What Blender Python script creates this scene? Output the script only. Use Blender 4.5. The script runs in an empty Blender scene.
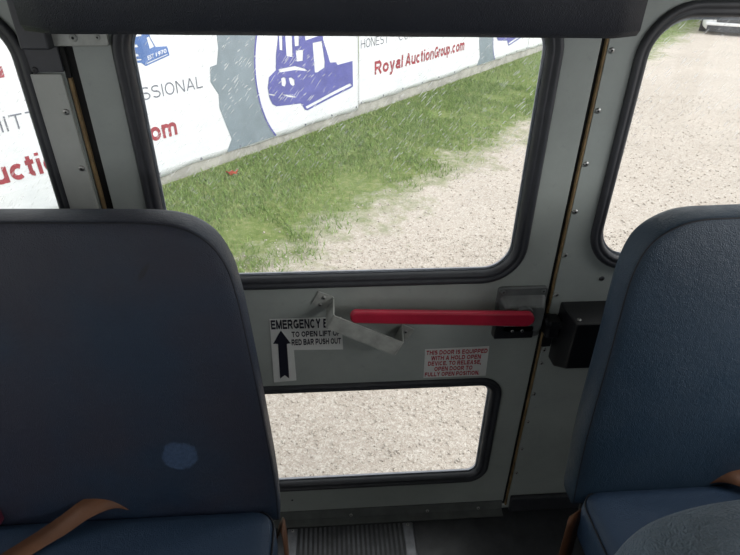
import bpy, bmesh, math, random
import numpy as np
from mathutils import Vector, Matrix

random.seed(4)
RNG = np.random.default_rng(7)
SC = bpy.context.scene
COL = SC.collection
PI = math.pi

# ------------------------------------------------------------------ camera
cam_data = bpy.data.cameras.new('camera')
cam_data.sensor_width = 36.0
cam_data.lens = 36.0 * 550.0 / 740.0
cam_data.clip_start = 0.02
cam = bpy.data.objects.new('camera', cam_data)
COL.objects.link(cam)
CR = Vector((0.99760, -0.06848, 0.01049))
CD = Vector((-0.02697, -0.52342, -0.85165))
CF = Vector((0.06382, 0.84932, -0.52401))
cm = Matrix.Identity(4)
for i in range(3):
    cm[i][0], cm[i][1], cm[i][2] = CR[i], -CD[i], -CF[i]
cm[0][3], cm[1][3], cm[2][3] = 0.0, -1.0, 1.43
cam.matrix_world = cm
SC.camera = cam

# ------------------------------------------------------------------ sky, exposure
world = bpy.data.worlds.new('overcast_sky')
SC.world = world
world.use_nodes = True
wn = world.node_tree
wn.nodes.clear()
w_out = wn.nodes.new('ShaderNodeOutputWorld')
w_bg = wn.nodes.new('ShaderNodeBackground')
w_tc = wn.nodes.new('ShaderNodeTexCoord')
w_sep = wn.nodes.new('ShaderNodeSeparateXYZ')
w_ramp = wn.nodes.new('ShaderNodeValToRGB')
w_ramp.color_ramp.elements[0].position = 0.0
w_ramp.color_ramp.elements[0].color = (0.95, 0.97, 1.0, 1)
w_ramp.color_ramp.elements[1].position = 0.9
w_ramp.color_ramp.elements[1].color = (1.0, 1.0, 1.0, 1)
wn.links.new(w_tc.outputs['Generated'], w_sep.inputs[0])
wn.links.new(w_sep.outputs['Z'], w_ramp.inputs[0])
wn.links.new(w_ramp.outputs[0], w_bg.inputs[0])
w_bg.inputs[1].default_value = 1.0
wn.links.new(w_bg.outputs[0], w_out.inputs[0])

sun_data = bpy.data.lights.new('veiled_sun', 'SUN')
sun_data.energy = 2.2
sun_data.angle = math.radians(45)
sun_data.color = (1.0, 0.99, 0.98)
sun = bpy.data.objects.new('veiled_sun', sun_data)
COL.objects.link(sun)
sun.rotation_euler = Vector((-0.70, 0.52, -0.50)).to_track_quat('-Z', 'Y').to_euler()

SC.view_settings.view_transform = 'Standard'
SC.view_settings.look = 'None'
SC.view_settings.gamma = 1.0
SC.view_settings.use_curve_mapping = False
SC.view_settings.exposure = 0.6
SC.cycles.max_bounces = 10
SC.cycles.diffuse_bounces = 6
SC.cycles.transparent_max_bounces = 16


# ------------------------------------------------------------------ materials
class NT:
    def __init__(self, name):
        self.m = bpy.data.materials.new(name)
        self.m.use_nodes = True
        self.t = self.m.node_tree
        self.t.nodes.clear()
        self.out = self.n('ShaderNodeOutputMaterial')

    def n(self, kind, **kw):
        nd = self.t.nodes.new(kind)
        for k, v in kw.items():
            setattr(nd, k, v)
        return nd

    def l(self, a, b):
        self.t.links.new(a, b)

    def noise(self, vec, scale, detail=4.0, rough=0.6):
        nd = self.n('ShaderNodeTexNoise')
        nd.inputs['Scale'].default_value = scale
        nd.inputs['Detail'].default_value = detail
        nd.inputs['Roughness'].default_value = rough
        if vec is not None:
            self.l(vec, nd.inputs['Vector'])
        return nd.outputs['Fac']

    def ramp(self, fac, stops):
        nd = self.n('ShaderNodeValToRGB')
        els = nd.color_ramp.elements
        while len(els) < len(stops):
            els.new(0.5)
        for e, (p, c) in zip(els, stops):
            e.position = p
            e.color = (*c, 1) if len(c) == 3 else c
        self.l(fac, nd.inputs[0])
        return nd.outputs[0]

    def rng(self, v, a, b, c=0.0, d=1.0):
        nd = self.n('ShaderNodeMapRange')
        nd.inputs[1].default_value, nd.inputs[2].default_value = a, b
        nd.inputs[3].default_value, nd.inputs[4].default_value = c, d
        self.l(v, nd.inputs[0])
        return nd.outputs[0]

    def math(self, op, a, b=None):
        nd = self.n('ShaderNodeMath', operation=op)
        for i, v in enumerate((a, b)):
            if v is None:
                continue
            if isinstance(v, (int, float)):
                nd.inputs[i].default_value = v
            else:
                self.l(v, nd.inputs[i])
        return nd.outputs[0]

    def mix(self, fac, a, b):
        nd = self.n('ShaderNodeMix', data_type='RGBA')
        for sock, v in ((nd.inputs[0], fac), (nd.inputs[6], a), (nd.inputs[7], b)):
            if isinstance(v, tuple):
                sock.default_value = (*v, 1)
            elif isinstance(v, (int, float)):
                sock.default_value = v
            else:
                self.l(v, sock)
        return nd.outputs[2]

    def principled(self, color, rough, metallic=0.0, bump=None, strength=0.2, dist=0.002, spec=0.5):
        p = self.n('ShaderNodeBsdfPrincipled')
        for sock, v in ((p.inputs['Base Color'], color), (p.inputs['Roughness'], rough)):
            if isinstance(v, tuple):
                sock.default_value = (*v, 1)
            elif isinstance(v, (int, float)):
                sock.default_value = v
            else:
                self.l(v, sock)
        p.inputs['Metallic'].default_value = metallic
        p.inputs['Specular IOR Level'].default_value = spec
        if bump is not None:
            b = self.n('ShaderNodeBump')
            b.inputs['Strength'].default_value = strength
            b.inputs['Distance'].default_value = dist
            self.l(bump, b.inputs['Height'])
            self.l(b.outputs[0], p.inputs['Normal'])
        self.l(p.outputs[0], self.out.inputs[0])
        return p

    def pos(self):
        return self.n('ShaderNodeNewGeometry').outputs['Position']

    def obj(self):
        return self.n('ShaderNodeTexCoord').outputs['Object']


def mat_plain(name, color, rough=0.5, var=0.12, scale=9.0, metallic=0.0, bump_scale=None, strength=0.15, dist=0.001, spec=0.5):
    t = NT(name)
    v = t.obj()
    f = t.noise(v, scale, 5.0)
    lo = tuple(c * (1 - var) for c in color)
    hi = tuple(min(1, c * (1 + var)) for c in color)
    c = t.ramp(f, [(0.3, lo), (0.7, hi)])
    b = t.noise(v, bump_scale, 3.0) if bump_scale else None
    t.principled(c, rough, metallic, b, strength, dist, spec)
    return t.m


def mat_wall(name, base):
    t = NT(name)
    v = t.pos()
    f = t.noise(v, 5.0, 6.0, 0.65)
    c = t.ramp(f, [(0.3, tuple(x * 0.86 for x in base)), (0.7, tuple(x * 1.1 for x in base))])
    g = t.noise(v, 38.0, 4.0, 0.7)
    grime = t.rng(g, 0.60, 0.74, 0.0, 0.35)
    c = t.mix(grime, c, tuple(x * 0.55 for x in base))
    t.principled(c, 0.42, 0.0, t.noise(v, 220.0, 2.0), 0.08, 0.001)
    return t.m


def mat_vinyl(name, base, base2=None, rough=0.5, spot=None, radius=0.0, scuff=None, wrinkle=1.0):
    """embossed seat vinyl; spot = one rubbed, paler round patch, scuff = a short dark mark"""
    t = NT(name)
    v = t.pos()
    base2 = base2 or tuple(x * 1.25 for x in base)
    f = t.noise(v, 4.5, 4.0, 0.55)
    c = t.ramp(f, [(0.38, tuple(x * 0.9 for x in base)), (0.62, base2)])
    if spot:
        d = t.n('ShaderNodeVectorMath', operation='DISTANCE')
        t.l(v, d.inputs[0])
        d.inputs[1].default_value = spot
        wob = t.math('ADD', d.outputs['Value'], t.math('MULTIPLY', t.math('SUBTRACT', t.noise(v, 34.0, 3.0), 0.5), 0.026))
        k = t.rng(wob, radius * 0.88, radius * 1.05, 0.9, 0.0)
        grain = t.ramp(t.noise(v, 160.0, 3.0), [(0.3, (0.022, 0.046, 0.098)), (0.7, (0.042, 0.074, 0.140))])
        c = t.mix(k, c, grain)
    if scuff:
        m = t.n('ShaderNodeMapping')
        m.inputs['Location'].default_value = tuple(-x for x in scuff)
        t.l(v, m.inputs[0])
        m2 = t.n('ShaderNodeMapping')
        m2.inputs['Rotation'].default_value = (0, math.radians(-35), 0)
        t.l(m.outputs[0], m2.inputs[0])
        m3 = t.n('ShaderNodeMapping')
        m3.inputs['Scale'].default_value = (3.5, 0.2, 1.0)
        t.l(m2.outputs[0], m3.inputs[0])
        ln = t.n('ShaderNodeVectorMath', operation='LENGTH')
        t.l(m3.outputs[0], ln.inputs[0])
        k = t.rng(ln.outputs['Value'], 0.010, 0.020, 0.75, 0.0)
        c = t.mix(k, c, (0.006, 0.007, 0.010))
    vor = t.n('ShaderNodeTexVoronoi', feature='DISTANCE_TO_EDGE')
    vor.inputs['Scale'].default_value = 330.0
    t.l(v, vor.inputs['Vector'])
    crease = t.n('ShaderNodeTexVoronoi', feature='DISTANCE_TO_EDGE')
    crease.inputs['Scale'].default_value = 95.0
    warp = t.n('ShaderNodeVectorMath', operation='ADD')
    nz = t.n('ShaderNodeTexNoise')
    nz.inputs['Scale'].default_value = 30.0
    t.l(v, nz.inputs['Vector'])
    sc = t.n('ShaderNodeVectorMath', operation='SCALE')
    sc.inputs['Scale'].default_value = 0.03
    t.l(nz.outputs['Color'], sc.inputs[0])
    t.l(v, warp.inputs[0])
    t.l(sc.outputs[0], warp.inputs[1])
    t.l(warp.outputs[0], crease.inputs['Vector'])
    cr = t.math('MULTIPLY', t.rng(crease.outputs['Distance'], 0.0, 0.09, 0.0, 1.0), t.rng(t.noise(v, 7.0, 3.0), 0.42, 0.62, 0.0, 0.13 * wrinkle))
    wr = t.noise(v, 42.0, 7.0, 0.75)
    h = t.math('ADD', t.math('MULTIPLY', vor.outputs['Distance'], 0.45), t.math('MULTIPLY', wr, 0.8))
    h = t.math('ADD', h, cr)
    if wrinkle > 1:
        big = t.noise(v, 13.0, 2.0, 0.5)
        h = t.math('ADD', h, t.math('MULTIPLY', big, 6.0))
    r = t.rng(t.noise(v, 11.0, 4.0), 0.3, 0.7, rough - 0.07, rough + 0.1)
    t.principled(c, r, 0.0, h, 0.6, 0.010 if wrinkle > 1 else 0.004, 0.5)
    return t.m


def mat_glass(name, wet):
    """clear pane with a thin dirt film; wet adds dried rain streaks (on the outer face only)"""
    t = NT(name)
    tr = t.n('ShaderNodeBsdfTransparent')
    tr.inputs[0].default_value = (0.97, 0.985, 0.98, 1)
    gl = t.n('ShaderNodeBsdfGlossy')
    gl.inputs['Roughness'].default_value = 0.02
    lw = t.n('ShaderNodeLayerWeight')
    lw.inputs[0].default_value = 0.5
    refl = t.math('ADD', t.math('MULTIPLY', t.math('POWER', lw.outputs['Facing'], 4.0), 0.45), 0.02)
    m1 = t.n('ShaderNodeMixShader')
    t.l(refl, m1.inputs[0])
    t.l(tr.outputs[0], m1.inputs[1])
    t.l(gl.outputs[0], m1.inputs[2])
    if not wet:
        t.l(m1.outputs[0], t.out.inputs[0])
        return t.m
    p = t.pos()

    def streak(angle, a, b, thr, keep, seed):
        rot = t.n('ShaderNodeMapping')
        rot.inputs['Rotation'].default_value = (0, math.radians(angle), 0)
        rot.inputs['Location'].default_value = (seed, 0, seed * 1.7)
        t.l(p, rot.inputs[0])
        sc = t.n('ShaderNodeMapping')
        sc.inputs['Scale'].default_value = (a, 0.0, b)
        t.l(rot.outputs[0], sc.inputs[0])
        vo = t.n('ShaderNodeTexVoronoi')
        vo.inputs['Scale'].default_value = 1.0
        t.l(sc.outputs[0], vo.inputs['Vector'])
        near = t.rng(vo.outputs['Distance'], thr * 0.55, thr, 1.0, 0.0)
        sp = t.n('ShaderNodeSeparateColor')
        t.l(vo.outputs['Color'], sp.inputs[0])
        on = t.rng(sp.outputs[0], 1 - keep, 1 - keep + 0.15, 0.0, 1.0)
        return t.math('MULTIPLY', near, on)

    s1 = streak(48, 36.0, 300.0, 0.33, 0.45, 0.0)
    s2 = streak(40, 60.0, 260.0, 0.30, 0.40, 3.3)
    s3 = streak(55, 22.0, 420.0, 0.26, 0.35, 7.1)
    s = t.math('MAXIMUM', t.math('MAXIMUM', s1, s2), s3)
    sep = t.n('ShaderNodeSeparateXYZ')
    t.l(p, sep.inputs[0])
    up = t.rng(sep.outputs['Z'], 0.93, 1.20, 0.10, 1.0)
    patch = t.rng(t.noise(p, 6.0, 3.0), 0.34, 0.58, 0.15, 1.0)
    k = t.math('MULTIPLY', t.math('MULTIPLY', s, up), patch)
    film = t.rng(t.noise(p, 9.0, 5.0), 0.3, 0.7, 0.02, 0.075)
    k = t.math('MINIMUM', t.math('ADD', t.math('MULTIPLY', k, 0.62), film), 0.9)
    df = t.n('ShaderNodeBsdfDiffuse')
    df.inputs[0].default_value = (0.9, 0.92, 0.94, 1)
    tl = t.n('ShaderNodeBsdfTranslucent')
    tl.inputs[0].default_value = (0.95, 0.96, 0.97, 1)
    m2 = t.n('ShaderNodeMixShader')
    m2.inputs[0].default_value = 0.75
    t.l(df.outputs[0], m2.inputs[1])
    t.l(tl.outputs[0], m2.inputs[2])
    m3 = t.n('ShaderNodeMixShader')
    t.l(k, m3.inputs[0])
    t.l(m1.outputs[0], m3.inputs[1])
    t.l(m2.outputs[0], m3.inputs[2])
    t.l(m3.outputs[0], t.out.inputs[0])
    return t.m


FENCE_A = Vector((-1.75, 5.15, -0.97))
FENCE_ANG = math.radians(49.922)
FU = Vector((math.cos(FENCE_ANG), math.sin(FENCE_ANG), 0))
FN = Vector((-FU.y, FU.x, 0))          # points away from the bus


def mat_ground():
    t = NT('ground_soil')
    p = t.pos()
    off = t.n('ShaderNodeVectorMath', operation='SUBTRACT')
    t.l(p, off.inputs[0])
    off.inputs[1].default_value = FENCE_A
    dn = t.n('ShaderNodeVectorMath', operation='DOT_PRODUCT')
    t.l(off.outputs[0], dn.inputs[0])
    dn.inputs[1].default_value = -FN
    dist = dn.outputs['Value']
    w1 = t.noise(p, 0.9, 5.0, 0.65)
    w2 = t.noise(p, 5.0, 5.0, 0.7)
    d = t.math('ADD', dist, t.math('MULTIPLY', t.math('SUBTRACT', w1, 0.5), 1.5))
    d = t.math('ADD', d, t.math('MULTIPLY', t.math('SUBTRACT', w2, 0.5), 1.7))
    k = t.rng(d, 1.95, 2.65, 1.0, 0.0)
    g1 = t.ramp(t.noise(p, 14.0, 6.0, 0.75), [(0.25, (0.10, 0.14, 0.035)), (0.5, (0.165, 0.215, 0.065)), (0.8, (0.33, 0.31, 0.16))])
    def cells(scale):
        v = t.n('ShaderNodeTexVoronoi')
        v.inputs['Scale'].default_value = scale
        t.l(p, v.inputs['Vector'])
        q = t.n('ShaderNodeSeparateColor')
        t.l(v.outputs['Color'], q.inputs[0])
        return q.outputs[0]
    mixn = t.math('ADD', t.math('MULTIPLY', cells(125.0), 0.45), t.math('MULTIPLY', cells(48.0), 0.22))
    mixn = t.math('ADD', mixn, t.math('MULTIPLY', t.noise(p, 28.0, 6.0, 0.8), 0.55))
    stone = t.ramp(mixn, [(0.17, (0.20, 0.17, 0.15)), (0.33, (0.43, 0.375, 0.33)), (0.62, (0.50, 0.445, 0.395)), (0.90, (0.66, 0.62, 0.575))])
    broad = t.ramp(t.noise(p, 1.3, 4.0), [(0.3, (0.94, 0.92, 0.90)), (0.7, (1.06, 1.04, 1.02))])
    mu = t.n('ShaderNodeMix', data_type='RGBA', blend_type='MULTIPLY')
    mu.inputs[0].default_value = 1.0
    t.l(stone, mu.inputs[6])
    t.l(broad, mu.inputs[7])
    c = t.mix(k, mu.outputs[2], g1)
    h = t.noise(p, 60.0, 6.0, 0.75)
    t.principled(c, 0.95, 0.0, h, 0.6, 0.02, 0.15)
    return t.m


def mat_grass():
    t = NT('grass_blades')
    p = t.pos()
    c = t.ramp(t.noise(p, 7.0, 5.0, 0.8), [(0.28, (0.11, 0.185, 0.04)), (0.52, (0.185, 0.27, 0.075)), (0.76, (0.38, 0.37, 0.18))])
    t.principled(c, 0.7, spec=0.2)
    return t.m


def mat_gravel():
    t = NT('gravel_stones')
    p = t.pos()
    c = t.ramp(t.noise(p, 35.0, 3.0, 0.8), [(0.25, (0.22, 0.19, 0.165)), (0.5, (0.48, 0.425, 0.37)), (0.8, (0.70, 0.66, 0.60))])
    t.principled(c, 0.95, spec=0.15)
    return t.m


def mat_banner():
    t = NT('banner_vinyl')
    p = t.obj()
    m = t.n('ShaderNodeMapping')
    m.inputs['Rotation'].default_value = (0, math.radians(-38), 0)
    m.inputs['Scale'].default_value = (1.2, 1.0, 7.0)
    t.l(p, m.inputs[0])
    f = t.noise(m.outputs[0], 1.6, 6.0, 0.6)
    c = t.ramp(t.noise(p, 3.0, 5.0), [(0.3, (0.62, 0.63, 0.66)), (0.7, (0.70, 0.70, 0.725))])
    t.principled(c, 0.45, 0.0, f, 0.25, 0.03, 0.4)
    return t.m


def mat_tread():
    t = NT('rubber_floor')
    p = t.pos()
    c = t.ramp(t.noise(p, 12.0, 6.0, 0.7), [(0.3, (0.016, 0.017, 0.020)), (0.65, (0.040, 0.042, 0.046)), (0.85, (0.09, 0.09, 0.09))])
    r = t.rng(t.noise(p, 17.0, 4.0), 0.3, 0.7, 0.32, 0.55)
    t.principled(c, r, 0.0, t.noise(p, 140.0, 3.0), 0.1, 0.001)
    return t.m


M = dict(
    wall=mat_wall('grey_painted_steel', (0.325, 0.355, 0.338)),
    door=mat_wall('grey_painted_door', (0.328, 0.356, 0.336)),
    cover=mat_wall('pale_grey_cover', (0.42, 0.435, 0.41)),
    ceiling=mat_wall('white_ceiling_paint', (0.6, 0.6, 0.58)),
    rubber=mat_plain('black_rubber', (0.030, 0.032, 0.038), 0.48, 0.2, 30.0),
    darkgrey=mat_plain('dark_grey_paint', (0.035, 0.037, 0.045), 0.45, 0.2, 25.0),
    black=mat_plain('black_plastic', (0.006, 0.006, 0.008), 0.4, 0.25, 18.0, bump_scale=160.0),
    void=mat_plain('black_seal_and_shadow', (0.006, 0.006, 0.006), 0.8, 0.1),
    tan=mat_plain('tan_weatherstrip', (0.20, 0.135, 0.062), 0.75, 0.5, 20.0),
    steel=mat_plain('dull_steel', (0.30, 0.30, 0.28), 0.45, 0.2, 30.0, 0.7),
    bracket=mat_plain('brushed_grey_bracket', (0.36, 0.37, 0.345), 0.45, 0.25, 26.0, 0.15),
    housing=mat_plain('grey_cast_housing', (0.13, 0.14, 0.14), 0.5, 0.25, 30.0, 0.2),
    screw=mat_plain('screw_steel', (0.36, 0.36, 0.35), 0.35, 0.15, 40.0, 0.9),
    slot=mat_plain('screw_recess', (0.01, 0.01, 0.01), 0.8, 0.1),
    red=mat_plain('red_dipped_vinyl', (0.37, 0.012, 0.036), 0.38, 0.12, 20.0),
    paper=mat_plain('white_sticker', (0.66, 0.67, 0.65), 0.4, 0.07, 20.0),
    ink=mat_plain('black_ink', (0.010, 0.010, 0.022), 0.5, 0.1),
    redink=mat_plain('dark_red_ink', (0.40, 0.02, 0.04), 0.5, 0.15, 60.0),
    vinyl=mat_vinyl('navy_seat_vinyl', (0.008, 0.027, 0.052), (0.012, 0.031, 0.056)),
    vinyl_l=mat_vinyl('dark_navy_seat_vinyl', (0.015, 0.0175, 0.034), (0.005, 0.017, 0.039), spot=(-0.290, -0.295, 0.624), radius=0.0325, scuff=(-0.296, -0.245, 0.986)),
    vinyl_c=mat_vinyl('blue_cushion_vinyl', (0.020, 0.046, 0.092), (0.024, 0.050, 0.095)),
    vinyl_f=mat_vinyl('window_lit_navy_seat_vinyl', (0.105, 0.150, 0.200), (0.125, 0.165, 0.205), wrinkle=1.6),  # navy vinyl lightened in colour to carry the window light on the front seat
    seam=mat_plain('seam_thread', (0.006, 0.008, 0.014), 0.7, 0.1),
    pad=mat_vinyl('black_pad_vinyl', (0.012, 0.015, 0.024), None, 0.5, wrinkle=0.0),
    belt=mat_plain('brown_webbing', (0.105, 0.040, 0.015), 0.6, 0.25, 14.0, bump_scale=300.0, strength=0.3),
    buckle=mat_plain('dark_red_buckle', (0.07, 0.012, 0.025), 0.4, 0.2),
    tread=mat_tread(),
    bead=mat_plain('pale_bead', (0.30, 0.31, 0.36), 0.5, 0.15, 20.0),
    runner=mat_plain('ribbed_rubber_with_sheen', (0.085, 0.088, 0.098), 0.5, 0.45, 14.0),  # paler than the floor rubber: the floor's sheen is put into its colour
    sill=mat_plain('dark_sill_metal', (0.10, 0.108, 0.105), 0.5, 0.25, 20.0, 0.1),
    trimfloor=mat_plain('grey_floor_trim', (0.16, 0.165, 0.18), 0.34, 0.35, 25.0, 0.3),
    glass_wet=mat_glass('wet_glass', True),
    glass=mat_glass('clear_glass', False),
    ground=mat_ground(), grass=mat_grass(), gravel=mat_gravel(),
    concrete=mat_plain('pale_concrete', (0.33, 0.315, 0.285), 0.9, 0.25, 6.0, bump_scale=40.0, strength=0.4, dist=0.01),
    galv=mat_plain('galvanised_post', (0.42, 0.43, 0.44), 0.4, 0.1, 12.0, 0.6),
    banner=mat_banner(),
    b_grey=mat_plain('banner_grey_print', (0.185, 0.222, 0.255), 0.5, 0.1, 5.0),
    b_blue=mat_plain('banner_violet_print', (0.090, 0.092, 0.30), 0.5, 0.15, 6.0),
    b_logo=mat_plain('banner_blue_print', (0.065, 0.135, 0.34), 0.5, 0.15, 6.0),
    b_red=mat_plain('banner_red_print', (0.28, 0.03, 0.045), 0.5, 0.25, 9.0),
    b_dark=mat_plain('banner_slate_print', (0.12, 0.125, 0.16), 0.5, 0.3, 9.0),
    b_white=mat_plain('banner_white_print', (0.66, 0.66, 0.70), 0.5, 0.05, 6.0),
    b_hem=mat_plain('banner_hem', (0.80, 0.80, 0.83), 0.5, 0.06, 6.0),
    scrap=mat_plain('orange_red_scrap', (0.65, 0.10, 0.05), 0.6, 0.2, 30.0),
    carpaint=mat_plain('white_car_paint', (0.78, 0.79, 0.80), 0.2, 0.03, 4.0),
    cardark=mat_plain('dark_car_trim', (0.03, 0.033, 0.04), 0.4, 0.15, 10.0),
    carglass=mat_plain('tinted_car_glass', (0.02, 0.025, 0.03), 0.08, 0.1, 4.0),
    headlamp=mat_plain('headlamp_lens', (0.55, 0.58, 0.62), 0.12, 0.1, 14.0, 0.3),
    chrome=mat_plain('car_chrome', (0.75, 0.76, 0.78), 0.15, 0.05, 8.0, 0.9),
    tyre=mat_plain('tyre_rubber', (0.015, 0.015, 0.016), 0.8, 0.1),
)

# ------------------------------------------------------------------ object helpers
WL = {}      # world location of every object built (roots of rotated things count as the origin)


def link(name, me, mat, parent=None, label=None, center=True, smooth=False):
    mats = mat if isinstance(mat, (list, tuple)) else [mat]
    n = len(me.vertices)
    co = np.empty(n * 3, dtype=np.float32)
    me.vertices.foreach_get('co', co)
    co = co.reshape(-1, 3)
    c = Vector([float(x) for x in (co.min(0) + co.max(0)) / 2]) if center else Vector((0, 0, 0))
    co = co - np.array(c, dtype=np.float32)
    me.vertices.foreach_set('co', co.ravel())
    for m in mats:
        me.materials.append(m)
    if smooth:
        me.polygons.foreach_set('use_smooth', [True] * len(me.polygons))
    me.update()
    o = bpy.data.objects.new(name, me)
    COL.objects.link(o)
    base = Vector((0, 0, 0))
    if parent is not None:
        o.parent = parent
        base = WL[parent.name]
    o.location = c - base
    WL[o.name] = c
    if label:
        o['label'] = label
    return o


def root(name, loc, rotz=0.0, local=False):
    o = bpy.data.objects.new(name, None)
    COL.objects.link(o)
    o.location = loc
    o.rotation_euler = (0, 0, rotz)
    o.empty_display_size = 0.1
    WL[o.name] = Vector((0, 0, 0)) if local else Vector(loc)
    return o


def tag(o, label, cat, group=None, kind=None):
    o['label'] = label
    o['category'] = cat
    if group:
        o['group'] = group
    if kind:
        o['kind'] = kind
    return o


def struct(o, label=None):
    o['kind'] = 'structure'
    if label:
        o['label'] = label
    return o


def bm_mesh(bm, name='m'):
    bmesh.ops.recalc_face_normals(bm, faces=bm.faces)
    me = bpy.data.meshes.new(name)
    bm.to_mesh(me)
    bm.free()
    return me


def add_box(bm, x0, x1, y0, y1, z0, z1, bev=0.0, seg=2):
    r = bmesh.ops.create_cube(bm, size=1.0)
    vs = r['verts']
    for v in vs:
        v.co = Vector(((x0 + x1) / 2 + v.co.x * (x1 - x0), (y0 + y1) / 2 + v.co.y * (y1 - y0), (z0 + z1) / 2 + v.co.z * (z1 - z0)))
    if bev > 0:
        es = list({e for v in vs for e in v.link_edges})
        bmesh.ops.bevel(bm, geom=es, offset=bev, segments=seg, profile=0.5, affect='EDGES')
    return bm


def box(name, x0, x1, y0, y1, z0, z1, mat, parent=None, bev=0.0, seg=2, label=None, smooth=False):
    bm = bmesh.new()
    add_box(bm, x0, x1, y0, y1, z0, z1, bev, seg)
    return link(name, bm_mesh(bm), mat, parent, label, smooth=smooth)


def add_cyl(bm, a, b, r0, r1=None, seg=16, caps=True):
    a, b = Vector(a), Vector(b)
    r1 = r0 if r1 is None else r1
    d = (b - a).normalized()
    u = d.orthogonal().normalized()
    w = d.cross(u)
    ra = [bm.verts.new(a + (u * math.cos(t) + w * math.sin(t)) * r0) for t in (2 * PI * i / seg for i in range(seg))]
    rb = [bm.verts.new(b + (u * math.cos(t) + w * math.sin(t)) * r1) for t in (2 * PI * i / seg for i in range(seg))]
    for i in range(seg):
        bm.faces.new((ra[i], ra[(i + 1) % seg], rb[(i + 1) % seg], rb[i]))
    if caps:
        bm.faces.new(ra[::-1])
        bm.faces.new(rb)


def add_tube(bm, pts, r, seg=8, closed=False):
    pts = [Vector(p) for p in pts]
    n = len(pts)
    rings = []
    prev = None
    for i, p in enumerate(pts):
        if closed:
            d = (pts[(i + 1) % n] - pts[i - 1]).normalized()
        else:
            d = (pts[min(i + 1, n - 1)] - pts[max(i - 1, 0)]).normalized()
        if prev is None:
            u = d.orthogonal().normalized()
        else:
            u = (prev - d * prev.dot(d)).normalized()
        prev = u
        w = d.cross(u)
        rings.append([bm.verts.new(p + (u * math.cos(t) + w * math.sin(t)) * r) for t in (2 * PI * k / seg for k in range(seg))])
    for i in range(n if closed else n - 1):
        a, b = rings[i], rings[(i + 1) % n]
        for k in range(seg):
            bm.faces.new((a[k], a[(k + 1) % seg], b[(k + 1) % seg], b[k]))
    if not closed:
        bm.faces.new(rings[0][::-1])
        bm.faces.new(rings[-1])


def rrect(x0, x1, z0, z1, r, seg=8):
    """rounded rectangle, counter-clockwise in (x, z)"""
    out = []
    for cx, cz, a0 in ((x1 - r, z0 + r, -PI / 2), (x1 - r, z1 - r, 0), (x0 + r, z1 - r, PI / 2), (x0 + r, z0 + r, PI)):
        for k in range(seg + 1):
            a = a0 + PI / 2 * k / seg
            out.append((cx + r * math.cos(a), cz + r * math.sin(a)))
    return out


def inset(path, d):
    """move a closed counter-clockwise path inwards by d"""
    n = len(path)
    out = []
    for i in range(n):
        p0, p1, p2 = Vector(path[i - 1]), Vector(path[i]), Vector(path[(i + 1) % n])
        e1, e2 = (p1 - p0), (p2 - p1)
        e1 = e1.normalized() if e1.length > 1e-9 else e2.normalized()
        e2 = e2.normalized() if e2.length > 1e-9 else e1
        nn = Vector((-e1.y, e1.x)) + Vector((-e2.y, e2.x))
        nn = nn.normalized()
        c = max(0.4, nn.dot(Vector((-e1.y, e1.x))))
        q = p1 + nn * d / c
        out.append((q.x, q.y))
    return out


def ring(path, profile, closed_profile=True):
    """sweep a profile of (inset, y) round a closed path"""
    bm = bmesh.new()
    loops = []
    for d, y in profile:
        loops.append([bm.verts.new((x, y, z)) for x, z in inset(path, d)])
    m, n = len(loops), len(path)
    for j in range(m if closed_profile else m - 1):
        a, b = loops[j], loops[(j + 1) % m]
        for i in range(n):
            bm.faces.new((a[i], a[(i + 1) % n], b[(i + 1) % n], b[i]))
    return bm


def curve_mesh(fill):
    """a filled 2D curve turned into a mesh: fill = list of closed loops, even-odd"""
    loops, thick, bev = fill
    cu = bpy.data.curves.new('outline', 'CURVE')
    cu.dimensions = '2D'
    cu.fill_mode = 'BOTH'
    cu.extrude = max(0.0, thick / 2 - bev)
    cu.bevel_depth = bev
    cu.offset = -bev
    cu.bevel_resolution = 1
    for lp in loops:
        s = cu.splines.new('POLY')
        s.points.add(len(lp) - 1)
        for p, q in zip(s.points, lp):
            p.co = (q[0], q[1], 0, 1)
        s.use_cyclic_u = True
    o = bpy.data.objects.new('outline', cu)
    COL.objects.link(o)
    dg = bpy.context.evaluated_depsgraph_get()
    dg.update()
    me = bpy.data.meshes.new_from_object(o.evaluated_get(dg))
    bpy.data.objects.remove(o)
    bpy.data.curves.remove(cu)
    return me


def remap(me, fn):
    for v in me.vertices:
        v.co = Vector(fn(v.co))
    me.update()
    return me


def plate(name, loops, y_front, thick, mat, parent=None, bev=0.0, label=None):
    """flat plate in the x-z plane with holes; its room face at y_front, going back by thick"""
    me = curve_mesh((loops, thick, bev))
    remap(me, lambda c: (c.x, y_front + thick / 2 - c.z, c.y))
    return link(name, me, mat, parent, label)


def text_mesh(body, x0, x1, z0, z1, bold=0.0, spacing=1.0, slant=0.0):
    """lettering fitted to the box x0..x1, z0..z1; vertices are (x, depth, z)"""
    cu = bpy.data.curves.new('lettering', 'FONT')
    cu.body = body
    cu.offset = bold
    cu.space_character = spacing
    cu.shear = slant
    cu.resolution_u = 4
    o = bpy.data.objects.new('lettering', cu)
    COL.objects.link(o)
    dg = bpy.context.evaluated_depsgraph_get()
    dg.update()
    me = bpy.data.meshes.new_from_object(o.evaluated_get(dg))
    bpy.data.objects.remove(o)
    bpy.data.curves.remove(cu)
    xs = [v.co.x for v in me.vertices]
    ys = [v.co.y for v in me.vertices]
    ax, bx, ay, by = min(xs), max(xs), min(ys), max(ys)
    remap(me, lambda c: (x0 + (c.x - ax) / (bx - ax) * (x1 - x0), 0.0, z0 + (c.y - ay) / (by - ay) * (z1 - z0)))
    return me


def arc(cx, cy, rx, ry, a0, a1, n=10):
    return [(cx + rx * math.cos(math.radians(a0 + (a1 - a0) * k / n)), cy + ry * math.sin(math.radians(a0 + (a1 - a0) * k / n))) for k in range(n + 1)]


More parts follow.
